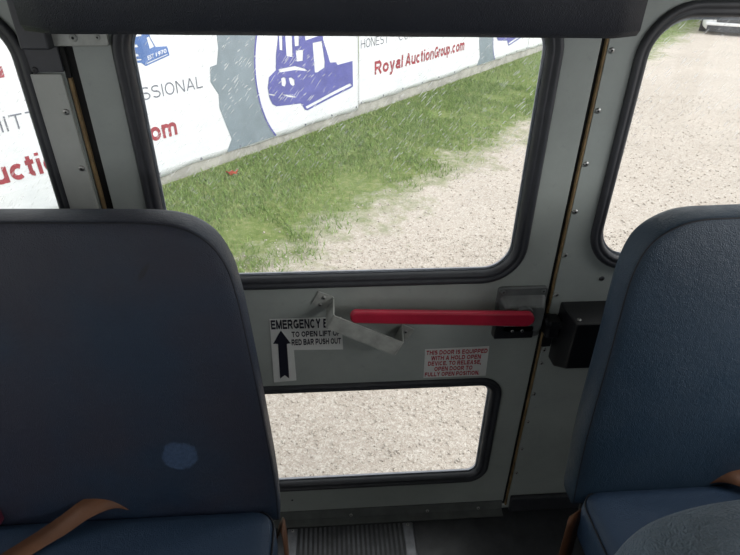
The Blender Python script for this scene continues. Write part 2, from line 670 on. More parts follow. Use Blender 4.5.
def glyphs(t):
    """heavy grotesque lettering drawn as centre lines; t is the stroke weight for a capital height of 1"""
    h = t / 2
    B, T, mid = h, 1 - h, 0.52
    xh = 0.74 - h
    xm = (h + xh) / 2
    ry = (xh - h) / 2
    G = {}
    def add(c, w, *strokes):
        G[c] = (w, strokes)
    def oval(w, b=B, tp=T, a0=0, a1=360, n=22):
        return arc(w / 2, (b + tp) / 2, w / 2 - h, (tp - b) / 2, a0, a1, n)
    add('A', 1.0, [(h, 0), (0.5, 1)], [(1 - h, 0), (0.5, 1)], [(0.2, 0.30), (0.8, 0.30)])
    add('B', 0.92, [(h, 0), (h, 1)], [(h, T), (0.55, T)] + arc(0.55, (T + mid) / 2, 0.26, (T - mid) / 2, 90, -90) + [(h, mid)], [(h, mid), (0.58, mid)] + arc(0.58, (B + mid) / 2, 0.26, (mid - B) / 2, 90, -90) + [(h, B)])
    add('C', 0.95, oval(0.95, a0=42, a1=318))
    add('D', 0.96, [(h, 0), (h, 1)], [(h, T), (0.44, T)] + arc(0.44, 0.5, 0.52 - h, 0.5 - h, 90, -90, 14) + [(h, B)])
    add('E', 0.84, [(h, 0), (h, 1)], [(h, T), (0.84, T)], [(h, mid), (0.78, mid)], [(h, B), (0.84, B)])
    add('F', 0.80, [(h, 0), (h, 1)], [(h, T), (0.80, T)], [(h, mid), (0.70, mid)])
    add('G', 1.0, oval(1.0, a0=45, a1=330), [(0.55, 0.45), (1 - h, 0.45), (1 - h, 0.10)])
    add('H', 0.95, [(h, 0), (h, 1)], [(0.95 - h, 0), (0.95 - h, 1)], [(h, 0.52), (0.95 - h, 0.52)])
    add('I', t, [(h, 0), (h, 1)])
    add('L', 0.78, [(h, 0), (h, 1)], [(h, B), (0.78, B)])
    add('M', 1.10, [(h, 0), (h, 1)], [(1.10 - h, 0), (1.10 - h, 1)], [(h * 1.2, 1), (0.55, 0.05)], [(1.10 - h * 1.2, 1), (0.55, 0.05)])
    add('N', 0.95, [(h, 0), (h, 1)], [(0.95 - h, 0), (0.95 - h, 1)], [(h * 1.2, 1), (0.95 - h * 1.2, 0)])
    add('O', 1.04, oval(1.04))
    add('P', 0.88, [(h, 0), (h, 1)], [(h, T), (0.54, T)] + arc(0.54, (T + 0.42) / 2, 0.34 - h, (T - 0.42) / 2, 90, -90) + [(h, 0.42)])
    add('Q', 1.04, oval(1.04), [(0.60, 0.28), (1.0, -0.02)])
    add('R', 0.96, [(h, 0), (h, 1)], [(h, T), (0.56, T)] + arc(0.56, (T + 0.47) / 2, 0.36 - h, (T - 0.47) / 2, 90, -90) + [(h, 0.47)], [(0.50, 0.47), (0.96 - h, 0)])
    add('S', 0.88, arc(0.44, (T + mid) / 2, 0.44 - h, (T - mid) / 2, 30, 270, 14) + arc(0.44, (B + mid) / 2, 0.44 - h, (mid - B) / 2, 90, -150, 14))
    add('T', 0.84, [(0.42, 0), (0.42, 1)], [(0, T), (0.84, T)])
    add('U', 0.95, [(h, 1), (h, 0.38)] + arc(0.475, 0.38, 0.475 - h, 0.38 - h, 180, 360, 14) + [(0.95 - h, 1)])
    add('V', 0.94, [(h, 1), (0.47, 0)], [(0.94 - h, 1), (0.47, 0)])
    add('W', 1.32, [(h, 1), (0.36, 0)], [(0.36, 0), (0.66, 1)], [(0.66, 1), (0.96, 0)], [(0.96, 0), (1.32 - h, 1)])
    add('X', 0.92, [(h, 0), (0.92 - h, 1)], [(h, 1), (0.92 - h, 0)])
    add('Y', 0.92, [(h, 1), (0.46, 0.45)], [(0.92 - h, 1), (0.46, 0.45)], [(0.46, 0.5), (0.46, 0)])
    add('.', t * 1.1, [(h * 1.1, 0), (h * 1.1, t * 1.1)])
    add(',', t * 1.1, [(h * 1.1, t * 1.1), (h * 0.8, -t * 0.9)])
    add(' ', 0.26)
    add('o', 0.82, arc(0.41, xm, 0.41 - h, ry, 0, 360, 20))
    add('c', 0.74, arc(0.39, xm, 0.39 - h, ry, 48, 312, 16))
    add('a', 0.76, [(0.76 - h, 0), (0.76 - h, xh - 0.12)] + arc(0.40, xh - 0.16, 0.36 - h, 0.16, 0, 165, 8), arc(0.36, h + 0.15, 0.36 - h, 0.15, 30, 330, 14), [(0.42, h + 0.30), (0.76 - h, h + 0.30)])
    add('u', 0.77, [(h, 0.74), (h, 0.30)] + arc(0.385, 0.30, 0.385 - h, 0.30 - h, 180, 360, 10), [(0.77 - h, 0), (0.77 - h, 0.74)])
    add('n', 0.77, [(h, 0), (h, 0.74)], [(h, 0.44)] + arc(0.385, 0.44, 0.385 - h, 0.30 - h, 180, 0, 10) + [(0.77 - h, 0)])
    add('m', 1.16, [(h, 0), (h, 0.74)], [(h, 0.48)] + arc((h + 0.58) / 2, 0.48, (0.58 - h) / 2, 0.26 - h, 180, 0, 8) + [(0.58, 0)], [(0.58, 0.48)] + arc((0.58 + 1.16 - h) / 2, 0.48, (0.58 - h) / 2, 0.26 - h, 180, 0, 8) + [(1.16 - h, 0)])
    add('r', 0.50, [(h, 0), (h, 0.74)], [(h, 0.42)] + arc(0.42, 0.42, 0.42 - h, 0.32 - h, 180, 80, 6))
    add('p', 0.80, [(h, -0.27), (h, 0.74)], arc(0.43, xm, 0.37 - h, ry, -160, 160, 18))
    add('t', 0.46, [(0.20, 0.94), (0.20, 0.22)] + arc(0.34, 0.22, 0.14, 0.22 - h, 180, 280, 5), [(0, 0.66), (0.44, 0.66)])
    add('i', t, [(h, 0), (h, 0.74)], [(h, 0.86), (h, 1.0)])
    add('l', t, [(h, 0), (h, 1)])
    add('y', 0.76, [(h, 0.74), (0.39, 0.04)], [(0.76 - h, 0.74), (0.36, -0.12), (0.26, -0.21), (0.06, -0.21)])
    return G


def block_text(body, x0, x1, z0, z1, t=0.2, gap=0.13, fit_caps=True):
    """heavy lettering: capital height fills z0..z1, total width fills x0..x1"""
    G = glyphs(t)
    bm = bmesh.new()
    x = 0.0
    for ch in body:
        w, strokes = G[ch]
        for pts in strokes:
            P = [Vector((p[0] + x, p[1])) for p in pts]
            n = len(P)
            shut = (P[0] - P[-1]).length < 1e-6 and n > 3
            if shut:
                P = P[:-1]
                n -= 1
            left, right = [], []
            for i in range(n):
                a = P[i - 1] if (shut or i > 0) else None
                b = P[(i + 1) % n] if (shut or i + 1 < n) else None
                d1 = (P[i] - a).normalized() if a is not None else None
                d2 = (b - P[i]).normalized() if b is not None else None
                d1 = d1 if d1 is not None else d2
                d2 = d2 if d2 is not None else d1
                nn = Vector((-d1.y - d2.y, d1.x + d2.x)).normalized()
                k = (t / 2) / max(0.55, nn.dot(Vector((-d1.y, d1.x))))
                left.append(bm.verts.new((P[i].x + nn.x * k, 0, P[i].y + nn.y * k)))
                right.append(bm.verts.new((P[i].x - nn.x * k, 0, P[i].y - nn.y * k)))
            for i in range(n if shut else n - 1):
                j = (i + 1) % n
                bm.faces.new((left[i], right[i], right[j], left[j]))
        x += w + gap
    total = x - gap
    for v in bm.verts:
        v.co = Vector((x0 + v.co.x / total * (x1 - x0), 0.0, z0 + v.co.z * (z1 - z0)))
    for f in bm.faces:
        if f.normal.y > 0:
            f.normal_flip()
    me = bpy.data.meshes.new('lettering')
    bm.to_mesh(me)
    bm.free()
    return me


def join_meshes(ms):
    bm = bmesh.new()
    for m in ms:
        bm.from_mesh(m)
        bpy.data.meshes.remove(m)
    me = bpy.data.meshes.new('joined')
    bm.to_mesh(me)
    bm.free()
    return me


def screw(parent, x, y, z, r=0.006, name='screw', mat='screw', ny=-1, nz=0):
    """domed screw head with a dark recess, facing into the room"""
    bm = bmesh.new()
    a = Vector((x, y, z))
    d = Vector((0, ny, nz))
    prof = [(1.0, 0.0), (0.95, 0.25), (0.7, 0.42), (0.35, 0.5)]
    u = d.orthogonal().normalized()
    w = d.cross(u)
    seg = 14
    rings = [[bm.verts.new(a + d * (h * r) + (u * math.cos(2 * PI * k / seg) + w * math.sin(2 * PI * k / seg)) * r * q) for k in range(seg)] for q, h in prof]
    for i in range(len(rings) - 1):
        for k in range(seg):
            bm.faces.new((rings[i][k], rings[i][(k + 1) % seg], rings[i + 1][(k + 1) % seg], rings[i + 1][k])).material_index = 0
    top = bm.faces.new(rings[-1])
    top.material_index = 1
    me = bpy.data.meshes.new('screw')
    bm.normal_update()
    bmesh.ops.recalc_face_normals(bm, faces=bm.faces)
    bm.to_mesh(me)
    bm.free()
    return link(name, me, [M[mat], M['slot']], parent)


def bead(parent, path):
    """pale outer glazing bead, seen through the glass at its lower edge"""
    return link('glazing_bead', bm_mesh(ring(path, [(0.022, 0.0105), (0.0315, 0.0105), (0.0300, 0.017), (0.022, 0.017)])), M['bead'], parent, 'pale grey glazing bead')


def pane(parent, path, y0, y1):
    """solid sheet of glass; the outer face carries the rain marks"""
    bm = bmesh.new()
    a = [bm.verts.new((x, y0, z)) for x, z in path]
    b = [bm.verts.new((x, y1, z)) for x, z in path]
    f0 = bm.faces.new(a)
    f1 = bm.faces.new(b[::-1])
    f1.material_index = 1
    n = len(path)
    for i in range(n):
        bm.faces.new((a[i], b[i], b[(i + 1) % n], a[(i + 1) % n]))
    me = bm_mesh(bm)
    return link('glass_pane', me, [M['glass'], M['glass_wet']], parent, 'clear glass pane with dried rain marks')


GASKET = [(0.0, 0.005), (-0.001, -0.004), (0.004, -0.009), (0.011, -0.008), (0.014, -0.004), (0.016, -0.006), (0.021, -0.005),
          (0.025, 0.000), (0.027, 0.005), (0.027, 0.013), (0.012, 0.017), (0.0, 0.016)]

# ------------------------------------------------------------------ bus body
XL, XR, ZC, YF, SLAB = -1.125, 1.175, 1.86, -6.0, 0.05
floor = struct(box('floor', XL - 0.04, XR + 0.04, YF, 0.06, -0.05, 0.0, M['tread']), 'black rubber bus floor')
ceiling = struct(box('ceiling', XL - 0.04, XR + 0.04, YF, 0.06, ZC, ZC + 0.04, M['ceiling']))

W1 = (-0.985, -0.495, 0.82, 1.348)
W2 = (0.540, 1.030, 0.82, 1.348)
DOOR_OPEN = [(-0.443, 0.0), (0.488, 0.0), (0.488, 1.72), (-0.443, 1.72)]
wall_rear = struct(plate('wall_rear', [[(XL - 0.04, 0.0), (XR + 0.04, 0.0), (XR + 0.04, ZC), (XL - 0.04, ZC)],
                                       [(-0.443, 0.012), (0.488, 0.012), (0.488, 1.72), (-0.443, 1.72)],
                                       rrect(*W1, 0.095), rrect(*W2, 0.095)], 0.0, 0.05, M['wall'], bev=0.0),
                   'grey painted steel rear wall of the bus')
# screws down the right jamb and odd ones elsewhere
for z in (1.268, 1.163, 1.060, 0.958, 0.856, 0.754, 0.596, 0.555, 0.453, 0.354, 0.251, 0.153):
    screw(wall_rear, 0.4955, 0.0, z, 0.0055)
screw(wall_rear, 0.591, 0.0, 0.794, 0.006, 'screw', 'rubber')
for i, (w, lab) in enumerate(((W1, 'rear window left of the emergency door'), (W2, 'rear window right of the emergency door'))):
    path = rrect(*w, 0.095, 10)
    g = struct(link('window_%d' % (i + 1), bm_mesh(ring(path, GASKET)), M['rubber'], smooth=True), lab + ' in a black rubber gasket')
    pane(g, inset(path, 0.020), 0.006, 0.010)
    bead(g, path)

# side walls: sill, posts and header round a row of open windows
for side, x0, x1 in (('left', XL - 0.04, XL), ('right', XR, XR + 0.04)):
    bm = bmesh.new()
    add_box(bm, x0, x1, YF, 0.0, 0.0, 0.74)
    add_box(bm, x0, x1, YF, 0.0, 1.56, ZC)
    for y in (-6.0, -5.28, -4.40, -3.52, -2.64, -1.76, -0.88, -0.10):
        add_box(bm, x0, x1, y, y + 0.10, 0.74, 1.56)
    struct(link('wall_' + side, bm_mesh(bm), M['wall']), 'grey %s side wall of the bus with window openings' % side)

struct(plate('wall_front', [[(XL - 0.04, 0.0), (XR + 0.04, 0.0), (XR + 0.04, ZC), (XL - 0.04, ZC)], rrect(-0.95, 1.0, 0.95, 1.62, 0.08)], YF, 0.04, M['wall']), 'front wall of the bus with the windscreen opening')

# black cove strip along the foot of the rear wall, right of the door
struct(box('baseboard_rear', 0.492, XR, -0.016, 0.0, 0.0, 0.058, M['rubber'], bev=0.004), 'black rubber strip at the foot of the rear wall')

# tan weatherstrips either side of the door, black seal behind the gap and a shadow strip at upper left
for k, (a, b, top) in enumerate(((-0.4405, -0.4345, 1.225), (0.4820, 0.4862, 1.70))):
    struct(box('trim_%d' % (k + 1), a, b, -0.0015, 0.006, 0.012, top, M['tan'], bev=0.001), 'tan weatherstrip beside the emergency door')
bm = bmesh.new()
add_box(bm, -0.443, -0.40, 0.034, 0.05, 0.012, 1.72)
add_box(bm, -0.4432, -0.4225, 0.0065, 0.034, 0.012, 1.72)
add_box(bm, 0.4762, 0.4882, 0.0065, 0.034, 0.012, 1.72)
add_box(bm, -0.443, -0.4345, 0.0, 0.0065, 1.226, 1.72)  # black strip painting the pad's shadow where the left weatherstrip stops
add_box(bm, 0.455, 0.488, 0.034, 0.05, 0.012, 1.72)
add_box(bm, -0.40, 0.455, 0.034, 0.05, 1.66, 1.72)
struct(link('trim_3', bm_mesh(bm), M['void']), 'black seal in the gap round the emergency door, with a shadow strip at the upper left')

# pale cover strip between left window and door, dark plate above it
t4 = struct(plate('trim_4', [rrect(-0.4975, -0.4465, 0.55, 1.2325, 0.002, 2)], -0.007, 0.007, M['cover'], bev=0.001), 'pale grey cover strip left of the door')
for z in (1.17, 1.068, 0.96, 0.86, 0.76, 0.66):
    screw(t4, -0.4555, -0.007, z, 0.0055)
t5 = struct(plate('trim_5', [rrect(-0.4985, -0.4425, 1.235, 1.50, 0.002, 2)], -0.005, 0.005, M['darkgrey'], bev=0.001), 'dark grey plate above the cover strip')
screw(t5, -0.488, -0.005, 1.2385, 0.0055, 'screw', 'rubber')

# ------------------------------------------------------------------ emergency door
DW1 = rrect(-0.3565, 0.4075, 0.793, 1.350, 0.088, 10)
DW2 = rrect(-0.3565, 0.4085, 0.131, 0.5145, 0.056, 10)
door = struct(plate('door_1', [[(-0.421, 0.03), (0.4745, 0.03), (0.4745, 1.66), (-0.421, 1.66)], inset(DW1, 0.004), inset(DW2, 0.004)], 0.0, 0.032, M['door'], bev=0.002),
              'grey rear emergency door with two windows')
for path, lab in ((DW1, 'black rubber gasket of the upper window'), (DW2, 'black rubber gasket of the lower window')):
    g = link('window_gasket', bm_mesh(ring(path, GASKET)), M['rubber'], door, lab, smooth=True)
    pane(g, inset(path, 0.020), 0.006, 0.010)
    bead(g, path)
# angle strip along the foot of the door
bm = bmesh.new()
prof = [(0.0, 0.036), (-0.004, 0.036), (-0.010, 0.010), (-0.030, 0.006), (-0.030, 0.0025), (0.0, 0.0025)]
a = [bm.verts.new((-0.42, y, z)) for y, z in prof]
b = [bm.verts.new((0.470, y, z)) for y, z in prof]
for i in range(len(prof)):
    bm.faces.new((a[i], a[(i + 1) % 6], b[(i + 1) % 6], b[i]))
bm.faces.new(a[::-1])
bm.faces.new(b)
sill = link('sill_strip', bm_mesh(bm), M['sill'], door, 'dark metal angle strip')
for x in (-0.35, -0.19, 0.028, 0.25, 0.40):
    screw(sill, x, -0.0085, 0.017, 0.0048, 'rivet', 'screw', -1, 0.25)
screw(door, -0.136, 0.0, 0.085, 0.003, 'screw', 'rubber')

# latch housing
lat = plate('latch_housing', [rrect(0.358, 0.470, 0.646, 0.782, 0.009, 4)], -0.010, 0.010, M['housing'], door, 0.002, 'grey cast latch housing')
bm = bmesh.new()
o0 = rrect(0.364, 0.468, 0.664, 0.762, 0.010, 5)
o1 = rrect(0.370, 0.462, 0.676, 0.748, 0.010, 5)
va = [bm.verts.new((x, -0.010, z)) for x, z in o0]
vb = [bm.verts.new((x, -0.030, z)) for x, z in o1]
vc = [bm.verts.new((x, -0.033, z)) for x, z in inset(o1, 0.004)]
for p, q in ((va, vb), (vb, vc)):
    for i in range(len(p)):
        bm.faces.new((p[i], p[(i + 1) % len(p)], q[(i + 1) % len(p)], q[i]))
bm.faces.new(vc[::-1])
link('latch_cover', bm_mesh(bm), M['housing'], lat)
box('latch_slot', 0.356, 0.446, -0.033, -0.010, 0.659, 0.697, M['black'], lat, 0.003)
for x, z in ((0.369, 0.772), (0.459, 0.772)):
    screw(lat, x, -0.010, z, 0.0055, 'screw', 'housing')
for x in (0.396, 0.418):
    screw(lat, x, -0.033, 0.681, 0.004, 'screw', 'screw')

# red release bar
bm = bmesh.new()
n = 12
L, R_, zL, zR, hh = 0.030, 0.432, 0.7485, 0.7275, 0.0175
outl = [(R_ - hh + hh * math.cos(t), zR + hh * math.sin(t)) for t in (-PI / 2 + PI * k / n for k in range(n + 1))]
outl += [(L + 0.012 + 0.012 * math.cos(t), zL + (hh - 0.003) * math.sin(t)) for t in (PI / 2 + PI * k / n for k in range(n + 1))]
me = curve_mesh(([outl], 0.016, 0.004))
remap(me, lambda c: (c.x, -0.050 - c.z, c.y))
bar = link('release_bar', me, M['red'], door, 'red release bar lying across the door')
bm = bmesh.new()
add_cyl(bm, (0.415, -0.042, 0.7285), (0.415, -0.030, 0.7285), 0.020, seg=20)
link('pivot', bm_mesh(bm), M['housing'], bar, 'dark pivot collar')


# bent strap bracket that catches the bar
def strip_mesh(sections, th):
    """a bent metal strip: sections are (point_a, point_b) edges along its length"""
    bm = bmesh.new()
    front, back = [], []
    n = len(sections)
    for i, (p, q) in enumerate(sections):
        p, q = Vector(p), Vector(q)
        pa = (Vector(sections[min(i + 1, n - 1)][0]) - Vector(sections[max(i - 1, 0)][0])).normalized()
        nr = pa.cross(q - p).normalized() * th / 2
        front.append((bm.verts.new(p + nr), bm.verts.new(q + nr)))
        back.append((bm.verts.new(p - nr), bm.verts.new(q - nr)))
    for i in range(n - 1):
        bm.faces.new((front[i][0], front[i][1], front[i + 1][1], front[i + 1][0]))
        bm.faces.new((back[i][0], back[i + 1][0], back[i + 1][1], back[i][1]))
        for k in (0, 1):
            bm.faces.new((front[i][k], front[i + 1][k], back[i + 1][k], back[i][k]))
    for i in (0, n - 1):
        bm.faces.new((front[i][0], back[i][0], back[i][1], front[i][1]))
    return bm_mesh(bm)


sec = [((-0.036, -0.002, 0.783), (-0.052, -0.002, 0.751)),
       ((-0.005, -0.002, 0.768), (-0.021, -0.002, 0.736)),
       ((-0.0035, -0.004, 0.767), (-0.0195, -0.004, 0.735)),
       ((-0.0040, -0.057, 0.760), (-0.0215, -0.057, 0.728)),
       ((-0.0020, -0.060, 0.758), (-0.0195, -0.060, 0.726)),
       ((0.1440, -0.060, 0.682), (0.1270, -0.060, 0.648)),
       ((0.1460, -0.057, 0.680), (0.1290, -0.057, 0.646)),
       ((0.1500, -0.004, 0.688), (0.1340, -0.004, 0.655)),
       ((0.1520, -0.002, 0.687), (0.1360, -0.002, 0.654)),
       ((0.1780, -0.002, 0.672), (0.1620, -0.002, 0.640))]
br = link('bar_bracket', strip_mesh(sec, 0.0026), M['bracket'], door, 'bent bare metal strap bracket under the end of the red bar')
for x, z in ((-0.025, 0.7665), (-0.034, 0.7480), (0.158, 0.6665)):
    screw(br, x, -0.0034, z, 0.0048)

# ------------------------------------------------------------------ stickers
st = plate('instruction_sticker', [[(-0.1465, 0.7125), (-0.1515, 0.527), (-0.098, 0.5305), (-0.0985, 0.6235), (0.0145, 0.620), (0.0125, 0.7115)]][::1], -0.0012, 0.001, M['paper'])
tag(st, 'white L-shaped emergency exit sticker with black up arrow on the door', 'sticker')
for body, a, b, z0, z1 in (('EMERGENCY EXIT', -0.1445, 0.009, 0.6845, 0.7098), ('TO OPEN LIFT UP', -0.1005, 0.0095, 0.6610, 0.6765), ('RED BAR PUSH OUT', -0.1020, 0.0100, 0.6375, 0.6545)):
    link('lettering', remap(block_text(body, a, b, z0, z1, 0.225), lambda c: (c.x, -0.0016, c.z)), M['ink'], st, 'black capital lettering')
arrow = [(-0.124, 0.681), (-0.1045, 0.6435), (-0.1130, 0.6425), (-0.1145, 0.538), (-0.1245, 0.549), (-0.1360, 0.539), (-0.1330, 0.6430), (-0.1440, 0.6440)]
plate('arrow', [arrow], -0.0018, 0.0005, M['ink'], st, label='black arrow pointing up')

st2 = plate('notice_sticker', [[(0.2085, 0.523), (0.362, 0.5225), (0.3595, 0.614), (0.2070, 0.611)]], -0.0012, 0.001, M['paper'])
tag(st2, 'small white notice with five lines of red capitals on the door', 'sticker')
lines = [('THIS DOOR IS EQUIPPED', 0.2105, 0.3570, 0.5945), ('WITH A HOLD OPEN', 0.2230, 0.3430, 0.5775), ('DEVICE. TO RELEASE,', 0.2165, 0.3455, 0.5610),
         ('OPEN DOOR TO', 0.2330, 0.3260, 0.5440), ('FULLY OPEN POSITION.', 0.2110, 0.3450, 0.5270)]
for body, a, b, z in lines:
    link('lettering', remap(block_text(body, a, b, z, z + 0.0132, 0.24), lambda c: (c.x, -0.0016, c.z)), M['redink'], st2, 'dark red capital lettering')

# ------------------------------------------------------------------ black cover box on the right jamb
bm = bmesh.new()
f0 = [(0.508, 0.575), (0.700, 0.575), (0.700, 0.736), (0.508, 0.736)]
f1 = [(0.508, 0.600), (0.700, 0.600), (0.700, 0.736), (0.508, 0.736)]
va = [bm.verts.new((x, 0.0, z)) for x, z in f0]
vb = [bm.verts.new((x, -0.035, z)) for x, z in f0]
vc = [bm.verts.new((x + (0.004 if i in (0, 3) else -0.004), -0.086, z)) for i, (x, z) in enumerate([(0.508, 0.610), (0.700, 0.610), (0.700, 0.733), (0.508, 0.733)])]
for p, q in ((va, vb), (vb, vc)):
    for i in range(4):
        bm.faces.new((p[i], p[(i + 1) % 4], q[(i + 1) % 4], q[i]))
bm.faces.new(va[::-1])
bm.faces.new(vc)
bmesh.ops.recalc_face_normals(bm, faces=bm.faces)
bmesh.ops.bevel(bm, geom=list(bm.edges), offset=0.004, segments=2, profile=0.5, affect='EDGES')
cb = link('cover_box', bm_mesh(bm), M['black'])
tag(cb, 'black plastic cover box on the wall behind the right seat', 'box')
screw(cb, 0.524, -0.070, 0.7345, 0.005, 'screw', 'screw', -0.1, 1)
bm = bmesh.new()
add_box(bm, 0.476, 0.508, -0.034, 0.0, 0.655, 0.705, 0.006)
add_cyl(bm, (0.470, -0.022, 0.690), (0.512, -0.022, 0.690), 0.013, seg=14)
link('striker', bm_mesh(bm), M['black'], cb)
bm = bmesh.new()
add_box(bm, 0.484, 0.506, -0.006, 0.0, 0.610, 0.655, 0.002)
link('mounting_tab', bm_mesh(bm), M['black'], cb)

# ------------------------------------------------------------------ padded header over the door
hp = root('header_pad', (0.020, -0.06, 1.298))
tag(hp, 'long black padded vinyl header above the emergency door', 'pad')
bm = bmesh.new()
xs = np.linspace(-0.434, 0.474, 25)
prof = [(-0.030, 1.310), (-0.060, 1.301), (-0.095, 1.299), (-0.115, 1.301), (-0.124, 1.310), (-0.126, 1.370), (-0.126, 1.440), (-0.120, 1.500), (-0.100, 1.530), (-0.060, 1.540), (-0.030, 1.535)]
cy, cz = -0.075, 1.42
loops = []
for x in xs:
    e = min(x - xs[0], xs[-1] - x)
    k = 1.0 if e > 0.016 else 0.90 + 0.10 * math.sin(PI / 2 * e / 0.016)
    loops.append([bm.verts.new((x, cy + (y - cy) * k + 0.0012 * math.sin(x * 37), cz + (z - cz) * (k if z > cz else 0.3 * k + 0.7))) for y, z in prof])
for lp, x in zip(loops, xs):
    for v in lp:
        v.co.z += 0.0025 + 0.0060 * (0.47 - x) / 0.9
for i in range(len(loops) - 1):
    for j in range(len(prof)):
        a, b = loops[i], loops[i + 1]
        bm.faces.new((a[j], a[(j + 1) % len(prof)], b[(j + 1) % len(prof)], b[j]))
bm.faces.new(loops[0])
bm.faces.new(loops[-1][::-1])
link('padding', bm_mesh(bm), M['pad'], hp, smooth=True)
mp = box('mounting_plate', -0.455, 0.505, -0.032, -0.020, 1.315, 1.55, M['darkgrey'], hp, 0.002)
box('end_bracket', -0.488, -0.443, -0.032, -0.006, 1.274, 1.53, M['darkgrey'], hp, 0.003, label='dark grey bracket at the left end of the pad')
hb = plate('hinge_strap', [rrect(-0.448, -0.357, 1.2765, 1.325, 0.004, 3)], -0.012, 0.008, M['bracket'], hp, 0.0015, 'bare grey metal strap below the pad')
screw(hb, -0.410, -0.012, 1.2895, 0.0066, 'bolt', 'bracket')
screw(hb, -0.372, -0.012, 1.290, 0.0045, 'bolt', 'bracket')

# ------------------------------------------------------------------ floor coverings (part of the floor)
bm = bmesh.new()
for k in range(22):
    x = -0.116 + k * 0.0132
    add_box(bm, x, x + 0.0062, -2.6, -0.034, 0.0, 0.0042)
link('ribbed_runner', bm_mesh(bm), M['runner'], floor, 'ribbed black rubber aisle runner')
for a, b in ((-0.152, -0.124), (0.174, 0.204)):
    bm = bmesh.new()
    add_box(bm, a, b, -2.6, -0.034, 0.0, 0.006, 0.0028, 2)
    ft = link('floor_trim', bm_mesh(bm), M['trimfloor'], floor, 'shiny grey aisle trim strip')
    for y in (-0.042, -0.45, -0.85):
        screw(ft, (a + b) / 2, y, 0.006, 0.0048, 'screw', 'screw', 0, 1)


# ------------------------------------------------------------------ bench seats
def smooth_path(pts, closed=False, sub=6):
    """Catmull-Rom through the points"""
    P = [np.array(p, float) for p in pts]
    n = len(P)
    out = []
    for i in range(n if closed else n - 1):
        p1, p2 = P[i], P[(i + 1) % n]
        p0 = P[i - 1] if (closed or i > 0) else 2 * p1 - p2
        p3 = P[(i + 2) % n] if (closed or i + 2 < n) else 2 * p2 - p1
        for k in range(sub):
            t = k / sub
            out.append(0.5 * (2 * p1 + (p2 - p0) * t + (2 * p0 - 5 * p1 + 4 * p2 - p3) * t * t + (3 * p1 - p0 - 3 * p2 + p3) * t ** 3))
    if not closed:
        out.append(P[-1])
    return out


def backrest_outline(edge, width, z_bot):
    """closed outline: edge = (distance in from the aisle side, height) points from the bottom up to the flat top"""
    e = smooth_path(edge, sub=5)
    near = [(float(p[0]), float(p[1])) for p in e]
    far = [(width - x, z) for x, z in near][::-1]
    mid = [(near[-1][0] + (far[0][0] - near[-1][0]) * k / 8, near[-1][1] + 0.004 * math.sin(PI * k / 8)) for k in range(1, 8)]
    pts = near + mid + far
    bot = [(far[-1][0] + (near[0][0] - far[-1][0]) * k / 10, z_bot) for k in range(0, 11)]
    pts = pts + bot[1:-1]
    return pts


def make_backrest(name, outline, x_edge, sgn, z0, y0, slope, thick, mat, parent):
    """outline in (inward, height); sgn +1: inward = +x, -1: inward = -x"""
    path = [(x_edge + sgn * a, z) for a, z in outline]
    area = sum(path[i - 1][0] * path[i][1] - path[i][0] * path[i - 1][1] for i in range(len(path)))
    if area < 0:
        path = path[::-1]
    bm = bmesh.new()
    # (inset, depth) from the middle of the front cushion round to the back
    prof = [(0.02, -0.006), (0.008, -0.002), (0.0025, 0.0025), (0.0, 0.006), (0.0, thick * 0.45), (0.001, thick * 0.66), (0.006, thick * 0.84), (0.016, thick * 0.95), (0.034, thick)]
    loops = []
    for d, y in prof:
        loops.append([bm.verts.new((x, y0 + (z - z0) * slope + y, z)) for x, z in inset(path, d)])
    n = len(path)
    mx = (min(p[0] for p in path) + max(p[0] for p in path)) / 2
    mz = (min(p[1] for p in path) + max(p[1] for p in path)) / 2
    face = inset(path, 0.02)
    for k, bulge in ((0.93, -0.010), (0.85, -0.0135), (0.7, -0.016), (0.5, -0.017), (0.25, -0.0175)):
        loops.insert(0, [bm.verts.new((mx + (x - mx) * k, y0 + (mz + (z - mz) * k - z0) * slope + bulge, mz + (z - mz) * k)) for x, z in face])
    for j in range(len(loops) - 1):
        for i in range(n):
            bm.faces.new((loops[j][i], loops[j][(i + 1) % n], loops[j + 1][(i + 1) % n], loops[j + 1][i]))
    bm.faces.new(loops[0])
    bm.faces.new(loops[-1][::-1])
    br_ = link(name, bm_mesh(bm), mat, parent, smooth=True)
    # seams where the face panel meets the side band
    bm = bmesh.new()
    add_tube(bm, [(x, y0 + (z - z0) * slope + 0.003, z) for x, z in inset(path, 0.003)], 0.0018, 6, True)
    link('seam', bm_mesh(bm), M['seam'], br_, smooth=True)
    return br_


